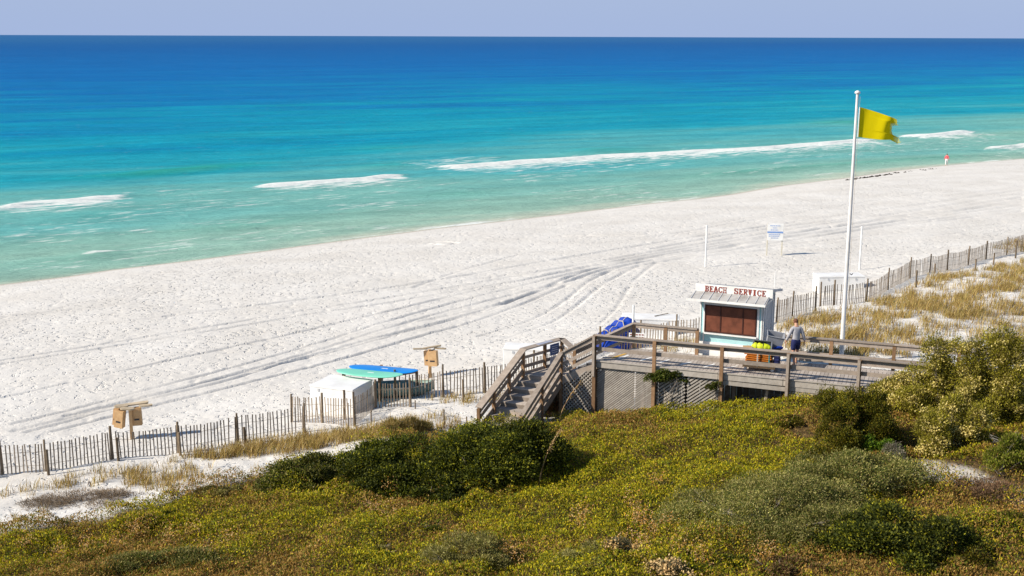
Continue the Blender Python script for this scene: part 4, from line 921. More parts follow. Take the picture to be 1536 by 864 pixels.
# ------------------------------------------------------------------ posts with paddle boards and hanging tan boxes
def bin_post(px, py, sc_, boxes, planks, label, H_=1.38):
    p = ground_pt(px, py); e = empty('box_post', tuple(p), 0, label, 'wooden stand', 'posts with hanging tan boxes'); k = MB(); k.box((p[0], p[1], p[2] + H_ / 2 - .15), .13, .13, H_ + .3, R(20)); k.build('post', 'picket_wood' if False else 'tan_wood', e)
    top = p[2] + H_
    for (x, y, z, L_, W_, an, til, shp) in planks:
        k = MB(); n_ = 16; pts = []
        for i in range(n_):
            t = 2 * math.pi * i / n_; pw = .55 if shp else .25; cx = math.copysign(abs(math.cos(t)) ** pw, math.cos(t)) * L_ / 2; cy = math.copysign(abs(math.sin(t)) ** pw, math.sin(t)) * W_ / 2; pts.append((cx, cy))
        M = Matrix.Translation((p[0] + x, p[1] + y, top + z)) @ Matrix.Rotation(an, 4, 'Z') @ Matrix.Rotation(til, 4, 'Y')
        vs = [M @ Vector((a, b_, 0)) for a, b_ in pts] + [M @ Vector((a, b_, .06)) for a, b_ in pts]
        k.add(vs, [tuple(range(n_))[::-1], tuple(range(n_, 2 * n_))] + [(i, (i + 1) % n_, n_ + (i + 1) % n_, n_ + i) for i in range(n_)]); k.build('top_board', 'plank_wood', e)
    for (x, y, z, w_, d_, h_, an, til) in boxes:
        M = Matrix.Translation((p[0] + x, p[1] + y, top + z)) @ Matrix.Rotation(an, 4, 'Z') @ Matrix.Rotation(til, 4, 'Y'); k = MB()
        vs = [M @ Vector((a * w_ * 1.08 / 2, b_ * d_ * 1.1 / 2, c_ * h_ * 1.18 / 2 - .03)) for c_ in (-1, 1) for b_ in (-1, 1) for a in (-1, 1)]
        k.add(vs, [(0, 2, 3, 1), (4, 5, 7, 6), (0, 1, 5, 4), (2, 6, 7, 3), (0, 4, 6, 2), (1, 3, 7, 5)]); bo = k.build('hanging_box', 'tan_wood', e); _inv[bo.name] = _inv[e.name]
        k = MB(); vs = [M @ Vector((a * w_ * .30, -d_ * 1.1 / 2 - .004, c_ * h_ * .06 - h_ * .22)) for c_ in (-1, 1) for a in (-1, 1)]; k.add(vs, [(0, 1, 3, 2)]); k.build('dark_label', 'letter_black', bo)
    k = MB(); k.tube([(p[0], p[1], top - .05), (p[0] + .25, p[1] - .1, top + .03)], .03, 6); k.build('hinge_arm', 'dark_metal', e)
bin_post(198, 659, 1, [(-.42, -.05, -.45, .34, .24, .62, R(-12), R(8)), (-.60, .12, -.40, .20, .26, .60, R(-12), R(8)), (.22, .15, -.40, .34, .22, .64, R(8), R(-2))],
         [(-.35, 0, .02, .56, .34, R(5), 0, 1), (-.02, -.28, .0, .56, .28, R(-2), R(2), 1), (.62, .1, .02, .55, .24, R(8), R(-2), 1), (.15, .25, .04, 1.05, .3, R(12), R(-5), 0)], 'wooden post with flat top boards and three tan boxes behind the lower left fence')
bin_post(645, 566, 1, [(.16, -.04, -.40, .40, .26, .62, R(-15), R(-4)), (-.1, .12, -.42, .3, .2, .6, R(-15), R(-4))],
         [(-.45, 0, .0, .7, .12, R(10), R(2), 0), (.1, .12, .06, .9, .16, R(8), R(-8), 0), (.5, .08, .0, .6, .14, R(-10), 0, 1)], 'wooden post with narrow crossed boards and tan boxes beyond the paddleboard rack', H_=1.38)
# rack, boards, boat
p = ground_pt(578, 606); e = empty('board_rack', tuple(p), 0, 'low timber rack carrying two paddleboards beside the white bin', 'rack')
rk = {}
for nm, (px, py, zt_) in {'a': (569, 604, 1), 'b': (624, 597, 1), 'c': (573, 585, 1), 'd': (520, 588, 1)}.items():
    q = ground_pt(px, py); rk[nm] = (q[0], q[1])
ZR = 1.10 + p[2]
rack = [(P(569, 565, ZR)), (P(625, 556, ZR)), (P(572, 549, ZR)), (P(516, 557, ZR))]
for q in rack:
    k = MB(); g = gz(q[0], q[1]); k.box((q[0], q[1], (g - .2 + ZR + .05) / 2), .11, .11, ZR - g + .25, R(-10)); k.build('leg', 'post_wood', e)
k = MB(); k.beam((*rack[0][:2], ZR - .05), (*rack[1][:2], ZR - .05), .06, .10); k.beam((*rack[3][:2], ZR - .05), (*rack[2][:2], ZR - .05), .06, .10); k.build('cross_bar', 'post_wood', e)
def sup(c, d, Ln, Wd, mat, label, z, fin=True):
    d = np.array(d) / np.linalg.norm(d); nn_ = np.array([-d[1], d[0]]); e = empty('paddleboard', (c[0], c[1], z), 0, label, 'paddleboard'); V = []; F_ = []; n1_, n2_ = 30, 12
    for i in range(n1_ + 1):
        t = -1 + 2 * i / n1_; wv2 = Wd / 2 * (max(0, 1 - abs(t) ** 3.0)) ** .55 + .004; rk_ = .10 * max(0, t) ** 3 + .03 * max(0, -t) ** 3
        for j in range(n2_):
            a = 2 * math.pi * j / n2_; yy = math.copysign(abs(math.cos(a)) ** .6, math.cos(a)) * wv2; zz = math.sin(a) * .055 * (max(0.02, 1 - abs(t) ** 4)) ** .5 + rk_; q = np.array(c[:2]) + d * t * Ln / 2 + nn_ * yy; V.append((q[0], q[1], z + zz))
    for i in range(n1_):
        for j in range(n2_): F_.append((i * n2_ + j, i * n2_ + (j + 1) % n2_, (i + 1) * n2_ + (j + 1) % n2_, (i + 1) * n2_ + j))
    F_ = [f for f in F_]; k = MB(); k.add(V, F_, smooth=True); k.add(V[:n2_], [tuple(range(n2_))]); k.add(V[-n2_:], [tuple(range(n2_))]); k.build('hull', mat, e)
    k = MB(); q = np.array(c[:2]) + d * Ln * .02; k.beam((q[0] - d[0] * .15, q[1] - d[1] * .15, z + .058), (q[0] + d[0] * .15, q[1] + d[1] * .15, z + .058), .04, .012); k.build('handle', 'white_plastic', e)
    if fin:
        k = MB(); q = np.array(c[:2]) - d * Ln * .42; k.add([(q[0], q[1], z - .04), (q[0] + d[0] * .22, q[1] + d[1] * .22, z - .04), (q[0] + .01, q[1], z - .24), (q[0] + nn_[0] * .02, q[1] + nn_[1] * .02, z - .04)], [(0, 1, 2), (1, 3, 2), (3, 0, 2), (0, 3, 1)]); k.build('fin', 'dark_metal', e)
    return e
a = P(507, 555, ZR + .1); b_ = P(602, 564, ZR + .1); mid = (a + b_) / 2; sup(mid, (b_ - a)[:2], np.linalg.norm((b_ - a)[:2]) * 1.05, 1.0, 'board_mint', 'mint green paddleboard lying on the rack nearest the viewer', ZR + .07)
a = P(526, 549, ZR + .1); b_ = P(625, 558, ZR + .1); mid = (a + b_) / 2 ; sup(mid, (b_ - a)[:2], np.linalg.norm((b_ - a)[:2]) * 1.05, 1.0, 'board_blue', 'bright blue paddleboard lying on the rack behind the mint one', ZR + .07)
# small boat under the rack
p = ground_pt(607, 594); p2 = ground_pt(607, 594); d = np.array([.985, .17]); nn_ = np.array([-d[1], d[0]]); e = empty('small_boat', tuple(p), 0, 'faded teal dinghy lying behind the fence under the paddleboard rack', 'boat')
V = []; n1_ = 18; n2_ = 9
for i in range(n1_ + 1):
    t = -1 + 2 * i / n1_; wd = .62 * max(.03, 1 - max(0, t) ** 2.2) * (1 if t > -.9 else .92); sh_ = .52 + .14 * max(0, t) ** 2
    for j in range(n2_):
        a_ = math.pi * j / (n2_ - 1); yy = math.cos(a_) * wd; zz = (1 - math.sin(a_) ** .7) * sh_ + .25 * max(0, t) ** 3 * math.sin(a_); q = p[:2] + d * t * 1.35 + nn_ * yy; V.append((q[0], q[1], p[2] + zz + .02))
F_ = [(i * n2_ + j, i * n2_ + j + 1, (i + 1) * n2_ + j + 1, (i + 1) * n2_ + j) for i in range(n1_) for j in range(n2_ - 1)]
k = MB(); k.add(V, F_, smooth=True); k.add(V[:n2_], [tuple(range(n2_))]); h = k.build('hull', 'boat_teal', e); so_ = h.modifiers.new('thick', 'SOLIDIFY'); so_.thickness = .03
k = MB(); k.tube([V[i * n2_] for i in range(n1_ + 1)], .03, 6); k.tube([V[i * n2_ + n2_ - 1] for i in range(n1_ + 1)], .03, 6); k.build('gunwale', 'cream', e)
k = MB()
for t in (-.4, .25): q = p[:2] + d * t * 1.35; k.beam((q[0] - nn_[0] * .55, q[1] - nn_[1] * .55, p[2] + .42), (q[0] + nn_[0] * .55, q[1] + nn_[1] * .55, p[2] + .42), .2, .03)
k.build('thwart', 'cream', e)

# ------------------------------------------------------------------ cart and its load
cc = P(1138, 556, ZD); cu_ = axd; cn_ = pdv
def cp(u, v, z): q = cc[:2] + cu_ * u + cn_ * v; return (q[0], q[1], ZD + z)
e = empty('flat_cart', tuple(cp(0, 0, 0)), ANG, 'low wooden platform cart on casters parked on the boardwalk beside the hut', 'cart')
k = MB(); k.box(cp(0, .3, .17), 1.15, .75, .05, ANG); k.box(cp(0, -.07, .17), 1.2, .04, .10, ANG); k.box(cp(0, .67, .17), 1.2, .04, .10, ANG); k.build('platform', 'tan_wood', e)
for u in (-.5, .5):
    for v in (0.0, .6):
        k = MB(); a = cp(u, v - .025, .055); b_ = cp(u, v + .025, .055); k.tube([a, b_], .055, 12); k.box(cp(u, v, .115), .06, .07, .03, ANG); k.build('wheel', 'grey_side', e)
for u in (-.05, .38):
    k = MB(); k.beam(cp(u, -.10, .19), cp(u, -.10, .86), .05, .04); k.build('stake', 'teal' if u > 0 else 'cream', e)
grp = 'gear stacked on the cart'
for j in range(8):
    k = MB(); z0 = .22 + j * .075; du = random.uniform(-.03, .03); k.box(cp(-.05 + du, .28 + random.uniform(-.02, .02), z0 + .025), 1.0 if j % 2 else .92, .60, .042, ANG + random.uniform(-.02, .02))
    k.box(cp(-.40 + du, .28, z0 + .055), .12, .5, .018, ANG); k.box(cp(.3 + du, .28, z0 + .055), .12, .5, .018, ANG)
    tag(k.build('folded_chair', 'orange', bevel=.008), ['lowest', 'second lowest', 'third lowest', 'fourth lowest', 'fourth highest', 'third highest', 'second highest', 'topmost'][j] + ' orange folded wooden frame in the pile on the cart', 'folded chair', 'orange folded frames on the cart')
k = MB()
for j in range(5): k.box(cp(.62, .30, .24 + j * .12), .20, .6, .10, ANG + random.uniform(-.05, .05))
tag(k.build('folded_cover', 'navy', bevel=.015), 'dark blue folded covers at the right end of the cart', 'cover')
def tote(c, rz, tx, ty, wd, dp, ht, mat, label, name='plastic_tote'):
    M = Matrix.Translation(c) @ Matrix.Rotation(rz, 4, 'Z') @ Matrix.Rotation(tx, 4, 'X') @ Matrix.Rotation(ty, 4, 'Y'); e = empty(name, c, 0, label, 'plastic bin', 'plastic bins on the cart')
    k = MB(); b0 = [(-.43, -.43), (.43, -.43), (.43, .43), (-.43, .43)]; t0 = [(-.5, -.5), (.5, -.5), (.5, .5), (-.5, .5)]; i0 = [(-.46, -.46), (.46, -.46), (.46, .46), (-.46, .46)]; i1 = [(-.40, -.40), (.40, -.40), (.40, .40), (-.40, .40)]
    vs = [M @ Vector((a * wd, b_ * dp, 0)) for a, b_ in b0] + [M @ Vector((a * wd, b_ * dp, ht)) for a, b_ in t0] + [M @ Vector((a * wd, b_ * dp, ht)) for a, b_ in i0] + [M @ Vector((a * wd, b_ * dp, .04)) for a, b_ in i1]
    fs = [(3, 2, 1, 0)] + [(i, (i + 1) % 4, 4 + (i + 1) % 4, 4 + i) for i in range(4)] + [(4 + i, 4 + (i + 1) % 4, 8 + (i + 1) % 4, 8 + i) for i in range(4)] + [(8 + i, 8 + (i + 1) % 4, 12 + (i + 1) % 4, 12 + i) for i in range(4)] + [(12, 13, 14, 15)]
    k.add(vs, fs); k.build('tub', mat, e)
    k = MB(); r_ = [M @ Vector((a * wd * 1.03, b_ * dp * 1.03, ht)) for a, b_ in t0]
    for i in range(4): k.tube([r_[i], r_[(i + 1) % 4]], .018, 6)
    k.build('rim', mat, e); return e
tote(cp(.10, .22, .86), ANG, R(62), 0, .68, .36, .30, 'bin_dark', 'dark grey plastic tote tipped on its side on the cart pile')
tote(cp(.42, .45, .82), ANG + R(10), R(14), R(10), .62, .44, .58, 'bin_grey', 'tall pale grey plastic bin leaning at the back of the cart')
k = MB(); M0 = cp(.08, -.02, .86)
vs = []; n1_, n2_ = 28, 12
for i in range(n1_ + 1):
    t = i / n1_; r = .14 * (1 - .75 * abs(2 * t - 1) ** 5) * (.86 + .14 * abs(math.sin(t * math.pi * 3.5)))
    c = Vector(cp(-.30 + .72 * t, -.02 + .02 * math.sin(t * 9), .86 - .03 * t + .09))
    for j in range(n2_): a = 2 * math.pi * j / n2_; vs.append(c + Vector((pdv[0] * math.cos(a) * r, pdv[1] * math.cos(a) * r, math.sin(a) * r * (1.05 + .1 * math.sin(i + j)))))
k.add(vs, [(i * n2_ + j, i * n2_ + (j + 1) % n2_, (i + 1) * n2_ + (j + 1) % n2_, (i + 1) * n2_ + j) for i in range(n1_) for j in range(n2_)], smooth=True); k.add(vs[:n2_], [tuple(range(n2_))]); k.add(vs[-n2_:], [tuple(range(n2_))])
e = empty('gear_bag', M0, 0, 'lime yellow bundle strapped across the front of the cart pile', 'bag'); k.build('bundle', 'lime', e)
k = MB()
for t in (.3, .62):
    i = int(t * n1_); ring = [Vector(vs[i * n2_ + j]) for j in range(n2_)]; cen = sum(ring, Vector()) / n2_; k.tube([cen + (q - cen) * 1.06 for q in ring + ring[:1]], .012, 5)
k.build('strap', 'letter_black', e)
k = MB(); k.box(cp(-.35, .22, .83), .62, .3, .03, ANG + .15); tag(k.build('loose_board', 'tan_wood'), 'loose tan board lying on top of the orange pile', 'board')
k = MB(); k.tube([cp(.5, .1, .88), cp(.66, .15, .93), cp(.80, .2, .91), cp(.74, .3, .87)], .05, 8); tag(k.build('rolled_cloth', 'tarp_blue'), 'small blue rolled cloth beside the grey bins on the cart', 'cloth')

# ------------------------------------------------------------------ people
def skin_mesh(name, verts, edges, rad, mat, parent, root=0, lv=2, sm=True):
    me = bpy.data.meshes.new(name); bm = bmesh.new(); lay = bm.verts.layers.skin.verify(); vs = [bm.verts.new(v) for v in verts]
    for v, r in zip(vs, rad):
        v[lay].radius = r if hasattr(r, '__len__') else (r, r)
    vs[root][lay].use_root = True
    for a, b_ in edges: bm.edges.new((vs[a], vs[b_]))
    bm.to_mesh(me); bm.free(); me.materials.append(MATS[mat]); o = bpy.data.objects.new(name, me); COL.objects.link(o)
    if parent is not None: o.parent = parent
    s_ = o.modifiers.new('skin', 'SKIN'); s_.use_smooth_shade = True; u_ = o.modifiers.new('sub', 'SUBSURF'); u_.levels = lv; u_.render_levels = lv; return o
def person(loc, rz, h, shirt, lower, label, long_lower=False, long_sleeve=True, head_tilt=.05, stride=.16, arm=.14):
    """local frame: faces +Y, up +Z, height h"""
    s_ = h / 1.78; e = empty('person', loc, rz, label, 'person')
    def q(*a): return tuple(x * s_ for x in a)
    J = {'pel': (0, 0, .95), 'wai': (0, .0, 1.08), 'che': (0, .01, 1.30), 'nec': (0, .01, 1.47), 'nk2': (0, .02, 1.54), 'hd': (0, .03 + head_tilt * .3, 1.63), 'ht': (0, .03 + head_tilt * .5, 1.71)}
    names = list(J); V = [q(*J[k_]) for k_ in names]; Rr = [.13, .115, .14, .065, .052, .088, .072]; E = [(0, 1), (1, 2), (2, 3), (3, 4), (4, 5), (5, 6)]
    Rr = [(r * s_ * (.90 if i < 3 else 1), r * s_ * (.66 if i < 3 else 1)) for i, r in enumerate(Rr)]
    def add(p, r, par): V.append(q(*p)); Rr.append((r * s_, r * s_)); E.append((par, len(V) - 1)); return len(V) - 1
    for sg_ in (-1, 1):
        st = stride * sg_
        a = add((sg_ * .095, 0, .86), .082, 0); b_ = add((sg_ * .11, st * .55 + .02, .50), .062, a); c = add((sg_ * .11, st - (.06 if sg_ < 0 else 0), .10 + (.03 if sg_ < 0 else 0)), .040, b_); d_ = add((sg_ * .11, st - .01 - (.06 if sg_ < 0 else 0), .045), .042, c); add((sg_ * .125, st + .13 - (.06 if sg_ < 0 else 0), .03), .035, d_)
        a = add((sg_ * .17, .0, 1.42), .062, 2 if False else 3); b_ = add((sg_ * (.24 + arm * .4), -.03 * sg_, 1.15), .045, a); c = add((sg_ * (.27 + arm), .05 - .06 * sg_, .92), .032, b_); add((sg_ * (.28 + arm), .07 - .06 * sg_, .86), .028, c)
    body = skin_mesh('body', V, E, Rr, 'skin', e)
    for sg_ in (-1, 1):
        hb = Vector(q(sg_ * (.28 + arm), .07 - .06 * sg_, .86)); pv = [hb, hb + Vector(q(0, .01, -.055))]; V2 = [tuple(x) for x in pv]; E2 = [(0, 1)]; R2 = [(.022 * s_, .03 * s_), (.02 * s_, .034 * s_)]
        for kf, (dy, ln) in enumerate(((-.03, .065), (-.01, .075), (.01, .07), (.03, .055))):
            b0 = Vector(pv[1]) + Vector(q(0, dy, -.01)); V2.append(tuple(b0)); V2.append(tuple(b0 + Vector(q(-sg_ * .008, .004, -ln * .55)))); V2.append(tuple(b0 + Vector(q(-sg_ * .022, .008, -ln)))); i = len(V2); E2 += [(1, i - 3), (i - 3, i - 2), (i - 2, i - 1)]; R2 += [(.0095 * s_,) * 2, (.009 * s_,) * 2, (.008 * s_,) * 2]
        V2.append(tuple(hb + Vector(q(-sg_ * .01, .035, -.03)))); V2.append(tuple(hb + Vector(q(-sg_ * .02, .05, -.07)))); i = len(V2); E2 += [(0, i - 2), (i - 2, i - 1)]; R2 += [(.011 * s_,) * 2, (.009 * s_,) * 2]
        skin_mesh('hand', V2, E2, R2, 'skin', e, lv=1)
    # face
    k = MB(); hd = q(0, .03 + head_tilt * .4, 1.645)
    face = empty('x', (0, 0, 0)); bpy.data.objects.remove(face)
    def local(mb, name, mat):
        me = bpy.data.meshes.new(name); me.from_pydata(mb.v, [], mb.f); me.materials.append(MATS[mat]); a_ = me.attributes.new('rnd', 'FLOAT', 'FACE'); a_.data.foreach_set('value', mb.r); me.polygons.foreach_set('use_smooth', mb.sm); o = bpy.data.objects.new(name, me); COL.objects.link(o); o.parent = e; return o
    def ball(c, rx, ry, rz_, name, mat, lo=-1.0, n1=14, n2=10, cut=None):
        k = MB(); vs = []
        for i in range(n2 + 1):
            ph = -math.pi / 2 + math.pi * i / n2
            for j in range(n1): t = 2 * math.pi * j / n1; vs.append((c[0] + rx * math.cos(ph) * math.cos(t), c[1] + ry * math.cos(ph) * math.sin(t), c[2] + rz_ * math.sin(ph)))
        fs = [(i * n1 + j, i * n1 + (j + 1) % n1, (i + 1) * n1 + (j + 1) % n1, (i + 1) * n1 + j) for i in range(n2) for j in range(n1)]
        if cut: fs = [f for f in fs if cut(sum((Vector(vs[i]) for i in f), Vector()) / 4)]
        k.add(vs, fs, smooth=True); return local(k, name, mat)
    ball((hd[0], hd[1] - .01 * s_, hd[2] + .02 * s_), .088 * s_, .103 * s_, .112 * s_, 'hair', 'hair', cut=lambda p: p.z > hd[2] + .045 * s_ or (p.y < hd[1] + .02 * s_ and p.z > hd[2] - .055 * s_))
    for sg_ in (-1, 1):
        ball((hd[0] + sg_ * .085 * s_, hd[1], hd[2] - .005 * s_), .012 * s_, .02 * s_, .03 * s_, 'ear', 'skin', n1=8, n2=6)
        ball((hd[0] + sg_ * .032 * s_, hd[1] + .088 * s_, hd[2] + .005 * s_), .010 * s_, .008 * s_, .008 * s_, 'eye', 'letter_black', n1=8, n2=6)
    ball((hd[0], hd[1] + .098 * s_, hd[2] - .02 * s_), .012 * s_, .016 * s_, .02 * s_, 'nose', 'skin', n1=8, n2=6)
    ball((hd[0], hd[1] + .085 * s_, hd[2] - .055 * s_), .024 * s_, .008 * s_, .006 * s_, 'mouth', 'letter_red', n1=8, n2=6)
    # clothes follow the same joints, a little larger
    CV = [q(0, 0, .80), q(0, 0, 1.08), q(0, .01, 1.30), q(0, .01, 1.455)]; CR = [(.165 * s_, .13 * s_), (.155 * s_, .115 * s_), (.19 * s_, .13 * s_), (.085 * s_, .08 * s_)]; CE = [(0, 1), (1, 2), (2, 3)]
    for sg_ in (-1, 1):
        pts = [((sg_ * .17, .0, 1.41), .085), ((sg_ * (.24 + arm * .4), -.03 * sg_, 1.15), .066), ((sg_ * (.27 + arm), .05 - .06 * sg_, .93), .046)]
        if not long_sleeve: pts = pts[:2]
        par = 3
        for p_, r in pts: CV.append(q(*p_)); CR.append((r * s_,) * 2); CE.append((par, len(CV) - 1)); par = len(CV) - 1
    skin_mesh('shirt', CV, CE, CR, shirt, e)
    LV = [q(0, 0, 1.06), q(0, 0, .90)]; LR = [(.160 * s_, .118 * s_), (.155 * s_, .125 * s_)]; LE = [(0, 1)]
    for sg_ in (-1, 1):
        st = stride * sg_; pts = [((sg_ * .10, 0, .84), .115), ((sg_ * .11, st * .5 + .02, .56), .092)]
        if long_lower: pts += [((sg_ * .11, st * .62, .45), .082), ((sg_ * .11, st - (.06 if sg_ < 0 else 0), .14), .065)]
        par = 1
        for p_, r in pts: LV.append(q(*p_)); LR.append((r * s_,) * 2); LE.append((par, len(LV) - 1)); par = len(LV) - 1
    skin_mesh('trousers' if long_lower else 'shorts', LV, LE, LR, lower, e)
    return e
pp = P(1192, 547, ZD); person((pp[0], pp[1], ZD), R(8), 1.80, 'shirt_grey', 'navy', 'person in grey long sleeved shirt and dark blue shorts walking away on the boardwalk', head_tilt=.22, arm=.07)
pf = P(1419.5, 247, .25); person((pf[0], pf[1], gz(pf[0], pf[1])), R(-20), 1.76, 'shirt_coral', 'trousers_white', 'distant person in coral shirt and white trousers walking along the waterline', long_lower=True, arm=.05)

# ------------------------------------------------------------------ vegetation
def cloud(C, rad, n_, ls, lw_, colors, weights=None, nb=14, seed=1, upb=.3, rough=.75, offz=0, jitter=.2, shell=.35, blobr=(.15, .32)):
    nb = int(nb * 1.6)
    """leaves on the skin of many blobs filling a flattened dome; C centre of the base, rad (rx, ry, rz)"""
    r = np.random.default_rng(seed); bc = []
    while len(bc) < nb:
        q = r.uniform(-1, 1, 3); q[2] = abs(q[2])
        if np.linalg.norm(q) < 1: bc.append(q * np.array([.84, .84, .80]))
    bc = np.array(bc); br = r.uniform(*blobr, nb)
    k = r.choice(nb, n_, p=br ** 2 / (br ** 2).sum()); d = nrm(r.normal(size=(n_, 3))); d[:, 2] = np.where(d[:, 2] < -.35, -d[:, 2], d[:, 2])
    rr = 1 - shell * r.random(n_) ** 1.6
    out_ = np.where(r.random(n_) < .07, 1 + .5 * r.random(n_) ** 1.5, 1.0); rr = rr * out_
    lump = 1 + .22 * np.sin(d[:, 0] * 7 + k) * np.sin(d[:, 1] * 6 + 2 * k) + .12 * r.normal(size=n_) * .6
    pos = bc[k] + d * (br[k] * rr * lump)[:, None]
    pos = pos * np.array(rad) * np.array([1, 1, 1]); pos[:, 2] = np.maximum(pos[:, 2], 0.02)
    Wp = pos + np.array(C); Wp[:, 2] += offz
    A_ = d + rough * r.normal(size=(n_, 3)); A_[:, 2] += upb
    cl = pal(n_, colors, weights, jitter); cb = .65 + .7 * r.random(nb); cl = cl * cb[k][:, None]
    return leaf_arrays(Wp, A_, ls * (.7 + .6 * r.random(n_)), lw_ * (.7 + .6 * r.random(n_)), cl), bc * np.array(rad) + np.array(C)
def stems(name, base, targets, par, r0=.035, mat='bare_twig', jit=.12):
    k = MB()
    for t in targets:
        b0 = Vector(base) + Vector((random.uniform(-.15, .15), random.uniform(-.15, .15), -.1)); t = Vector(t); m1 = b0.lerp(t, .5) + Vector((random.gauss(0, jit), random.gauss(0, jit), random.gauss(0, jit * .4))); k.tube([b0, b0.lerp(m1, .5) + Vector((random.gauss(0, jit * .4), random.gauss(0, jit * .4), 0)), m1, m1.lerp(t, .6), t], [r0, r0 * .8, r0 * .6, r0 * .4, r0 * .15], 5)
        for _ in range(3): e1 = t + Vector((random.gauss(0, .18), random.gauss(0, .18), random.uniform(0, .25))); k.tube([m1.lerp(t, random.uniform(.1, .7)), e1], [r0 * .35, r0 * .08], 4)
    return k.build(name, mat, par)
DG = [(.022, .030, .006), (.05, .062, .009), (.10, .11, .012), (.26, .25, .018)]
GG = [(.13, .125, .026), (.21, .195, .055), (.36, .32, .12), (.16, .12, .045)]
OL = [(.04, .05, .006), (.09, .088, .008), (.17, .14, .012), (.06, .04, .012)]
BC = [(.19, .18, .016), (.30, .27, .025), (.40, .34, .07), (.10, .08, .02)]
def bush(name, label, px, py, rad, n_, colors, weights=None, ls=.085, lw_=.042, nb=16, seed=1, group=None, cat='shrub', flowers=0, fcol=None, **kw):
    p = ground_pt(px, py); e = empty(name, tuple(p), 0, label, cat, group); (V, F_, c), bc = cloud((p[0], p[1], p[2] - .05), rad, n_, ls, lw_, colors, weights, nb, seed, **kw)
    # sit on the sloping ground
    g = smooth_z(V[::4, 0], V[::4, 1]); V[:, 2] += np.repeat((g - p[2]) * .8, 4)
    raw_mesh('foliage', V, F_, 'leaf', cols=c, parent=e, off=tuple(p)); stems('stem', p, bc[:12], e, r0=.03)
    if flowers:
        top = bc[bc[:, 2] > np.percentile(bc[:, 2], 15)]; C2 = []; 
        for b_ in top:
            for _ in range(max(2, flowers // 3)): d = rng.normal(size=3); d[2] = abs(d[2]) + .2; d[1] -= .5; d /= np.linalg.norm(d); C2.append(b_ + d * np.array(rad) * .17 * rng.uniform(.85, 1.2))
        C2 = np.array(C2); m_ = 60; Cn = np.repeat(C2, m_, 0) + rng.normal(size=(len(C2) * m_, 3)) * np.array([.10, .10, .065]); Cn[:, 2] += np.repeat(smooth_z(C2[:, 0], C2[:, 1]) - p[2], m_) * .8
        V, F_, c = leaf_arrays(Cn, rng.normal(size=(len(Cn), 3)) + [0, 0, .5], np.full(len(Cn), .07), np.full(len(Cn), .048), pal(len(Cn), fcol, None, .15)); raw_mesh('flower', V, F_, 'leaf', cols=c, parent=e, off=tuple(p))
    return e
bush('oak_scrub', 'largest dark green shrub, mounded in front of the foot of the stairs', 748, 722, (3.0, 2.2, 2.15), 70000, DG, (3, 4, 3, 1.3), nb=30, seed=2, group='scrub oaks')
bush('oak_scrub', 'dark green shrub joined to the left of the largest mound', 585, 730, (2.8, 1.9, 1.6), 50000, DG, (3, 4, 3, 1), nb=22, seed=3, group='scrub oaks')
bush('oak_scrub', 'greyish green low shrub with bare twigs, leftmost of the dark shrubs', 468, 735, (2.1, 1.5, 1.2), 24000, DG + GG, (3, 3, 2, .5, 1, 1, .5, 1), nb=16, seed=4, group='scrub oaks')
bush('oak_scrub', 'small dark shrub tucked at the front edge between the two mounds', 660, 752, (1.2, .8, .75), 9000, DG, (4, 4, 2, .5), nb=12, seed=5, group='scrub oaks')
bush('rosemary_bush', 'rounded olive green bush below the right end of the boardwalk rail', 1274, 680, (1.85, 1.4, 2.4), 48000, OL, (3, 4, 3, 1), nb=26, seed=6, ls=.07, lw_=.03, blobr=(.14, .26), upb=.9)
bush('green_sapling', 'bright green leafy bush growing against the rosemary bush', 1322, 694, (.75, .5, 1.2), 6500, [(.08, .14, .010), (.13, .19, .015), (.04, .07, .01)], None, nb=10, seed=7, ls=.08)
bush('grey_brush', 'pale grey half dead brush at the foot of the olive bush', 1338, 706, (.7, .55, .95), 4200, [(.28, .25, .20), (.16, .13, .10), (.09, .10, .04)], None, nb=9, seed=8, ls=.11, lw_=.016)
bush('groundsel_bush', 'tall bush covered in cream flower heads at the end of the handrail', 1402, 622, (1.9, 1.4, 3.0), 46000, BC, (3, 4, 2, 3), nb=20, seed=9, ls=.08, lw_=.026, flowers=13, fcol=[(.58, .47, .15), (.68, .57, .22), (.46, .38, .10)], group='groundsel bushes', blobr=(.15, .28))
bush('groundsel_bush', 'tallest cream flowered bush at the right edge over the boardwalk', 1488, 628, (1.9, 1.4, 3.75), 48000, BC, (3, 4, 2, 3), nb=20, seed=10, ls=.08, lw_=.026, flowers=13, fcol=[(.58, .47, .15), (.68, .57, .22), (.46, .38, .10)], group='groundsel bushes', blobr=(.15, .28))
bush('groundsel_bush', 'small cream flowered bush low against the last rail post', 1340, 612, (1.15, .8, 1.25), 12000, BC, (3, 4, 2, 2), nb=12, seed=11, ls=.08, lw_=.026, flowers=13, fcol=[(.58, .47, .15), (.66, .55, .21)], group='groundsel bushes')
bush('groundsel_bush', 'cream flowered bush in front of the tall ones above the bare sand patch', 1425, 676, (1.4, 1.0, 2.0), 24000, BC, (3, 4, 2, 2), nb=16, seed=12, ls=.08, lw_=.026, flowers=13, fcol=[(.58, .47, .15), (.66, .55, .21)], group='groundsel bushes')
bush('green_shrub', 'fresh green upright shrub at the right edge below the cream bushes', 1512, 712, (1.0, .7, 1.3), 9000, [(.11, .14, .012), (.17, .19, .02), (.20, .18, .04)], None, nb=12, seed=13, upb=1.2, lw_=.03)
bush('grey_scrub', 'wide grey green low scrub with bleached twigs on the lower right', 1150, 792, (3.3, 2.5, 1.5), 80000, GG + [(.06, .085, .015)], (3, 4, 2, 1, 3), nb=34, seed=14, ls=.07, lw_=.022, group='grey scrub')
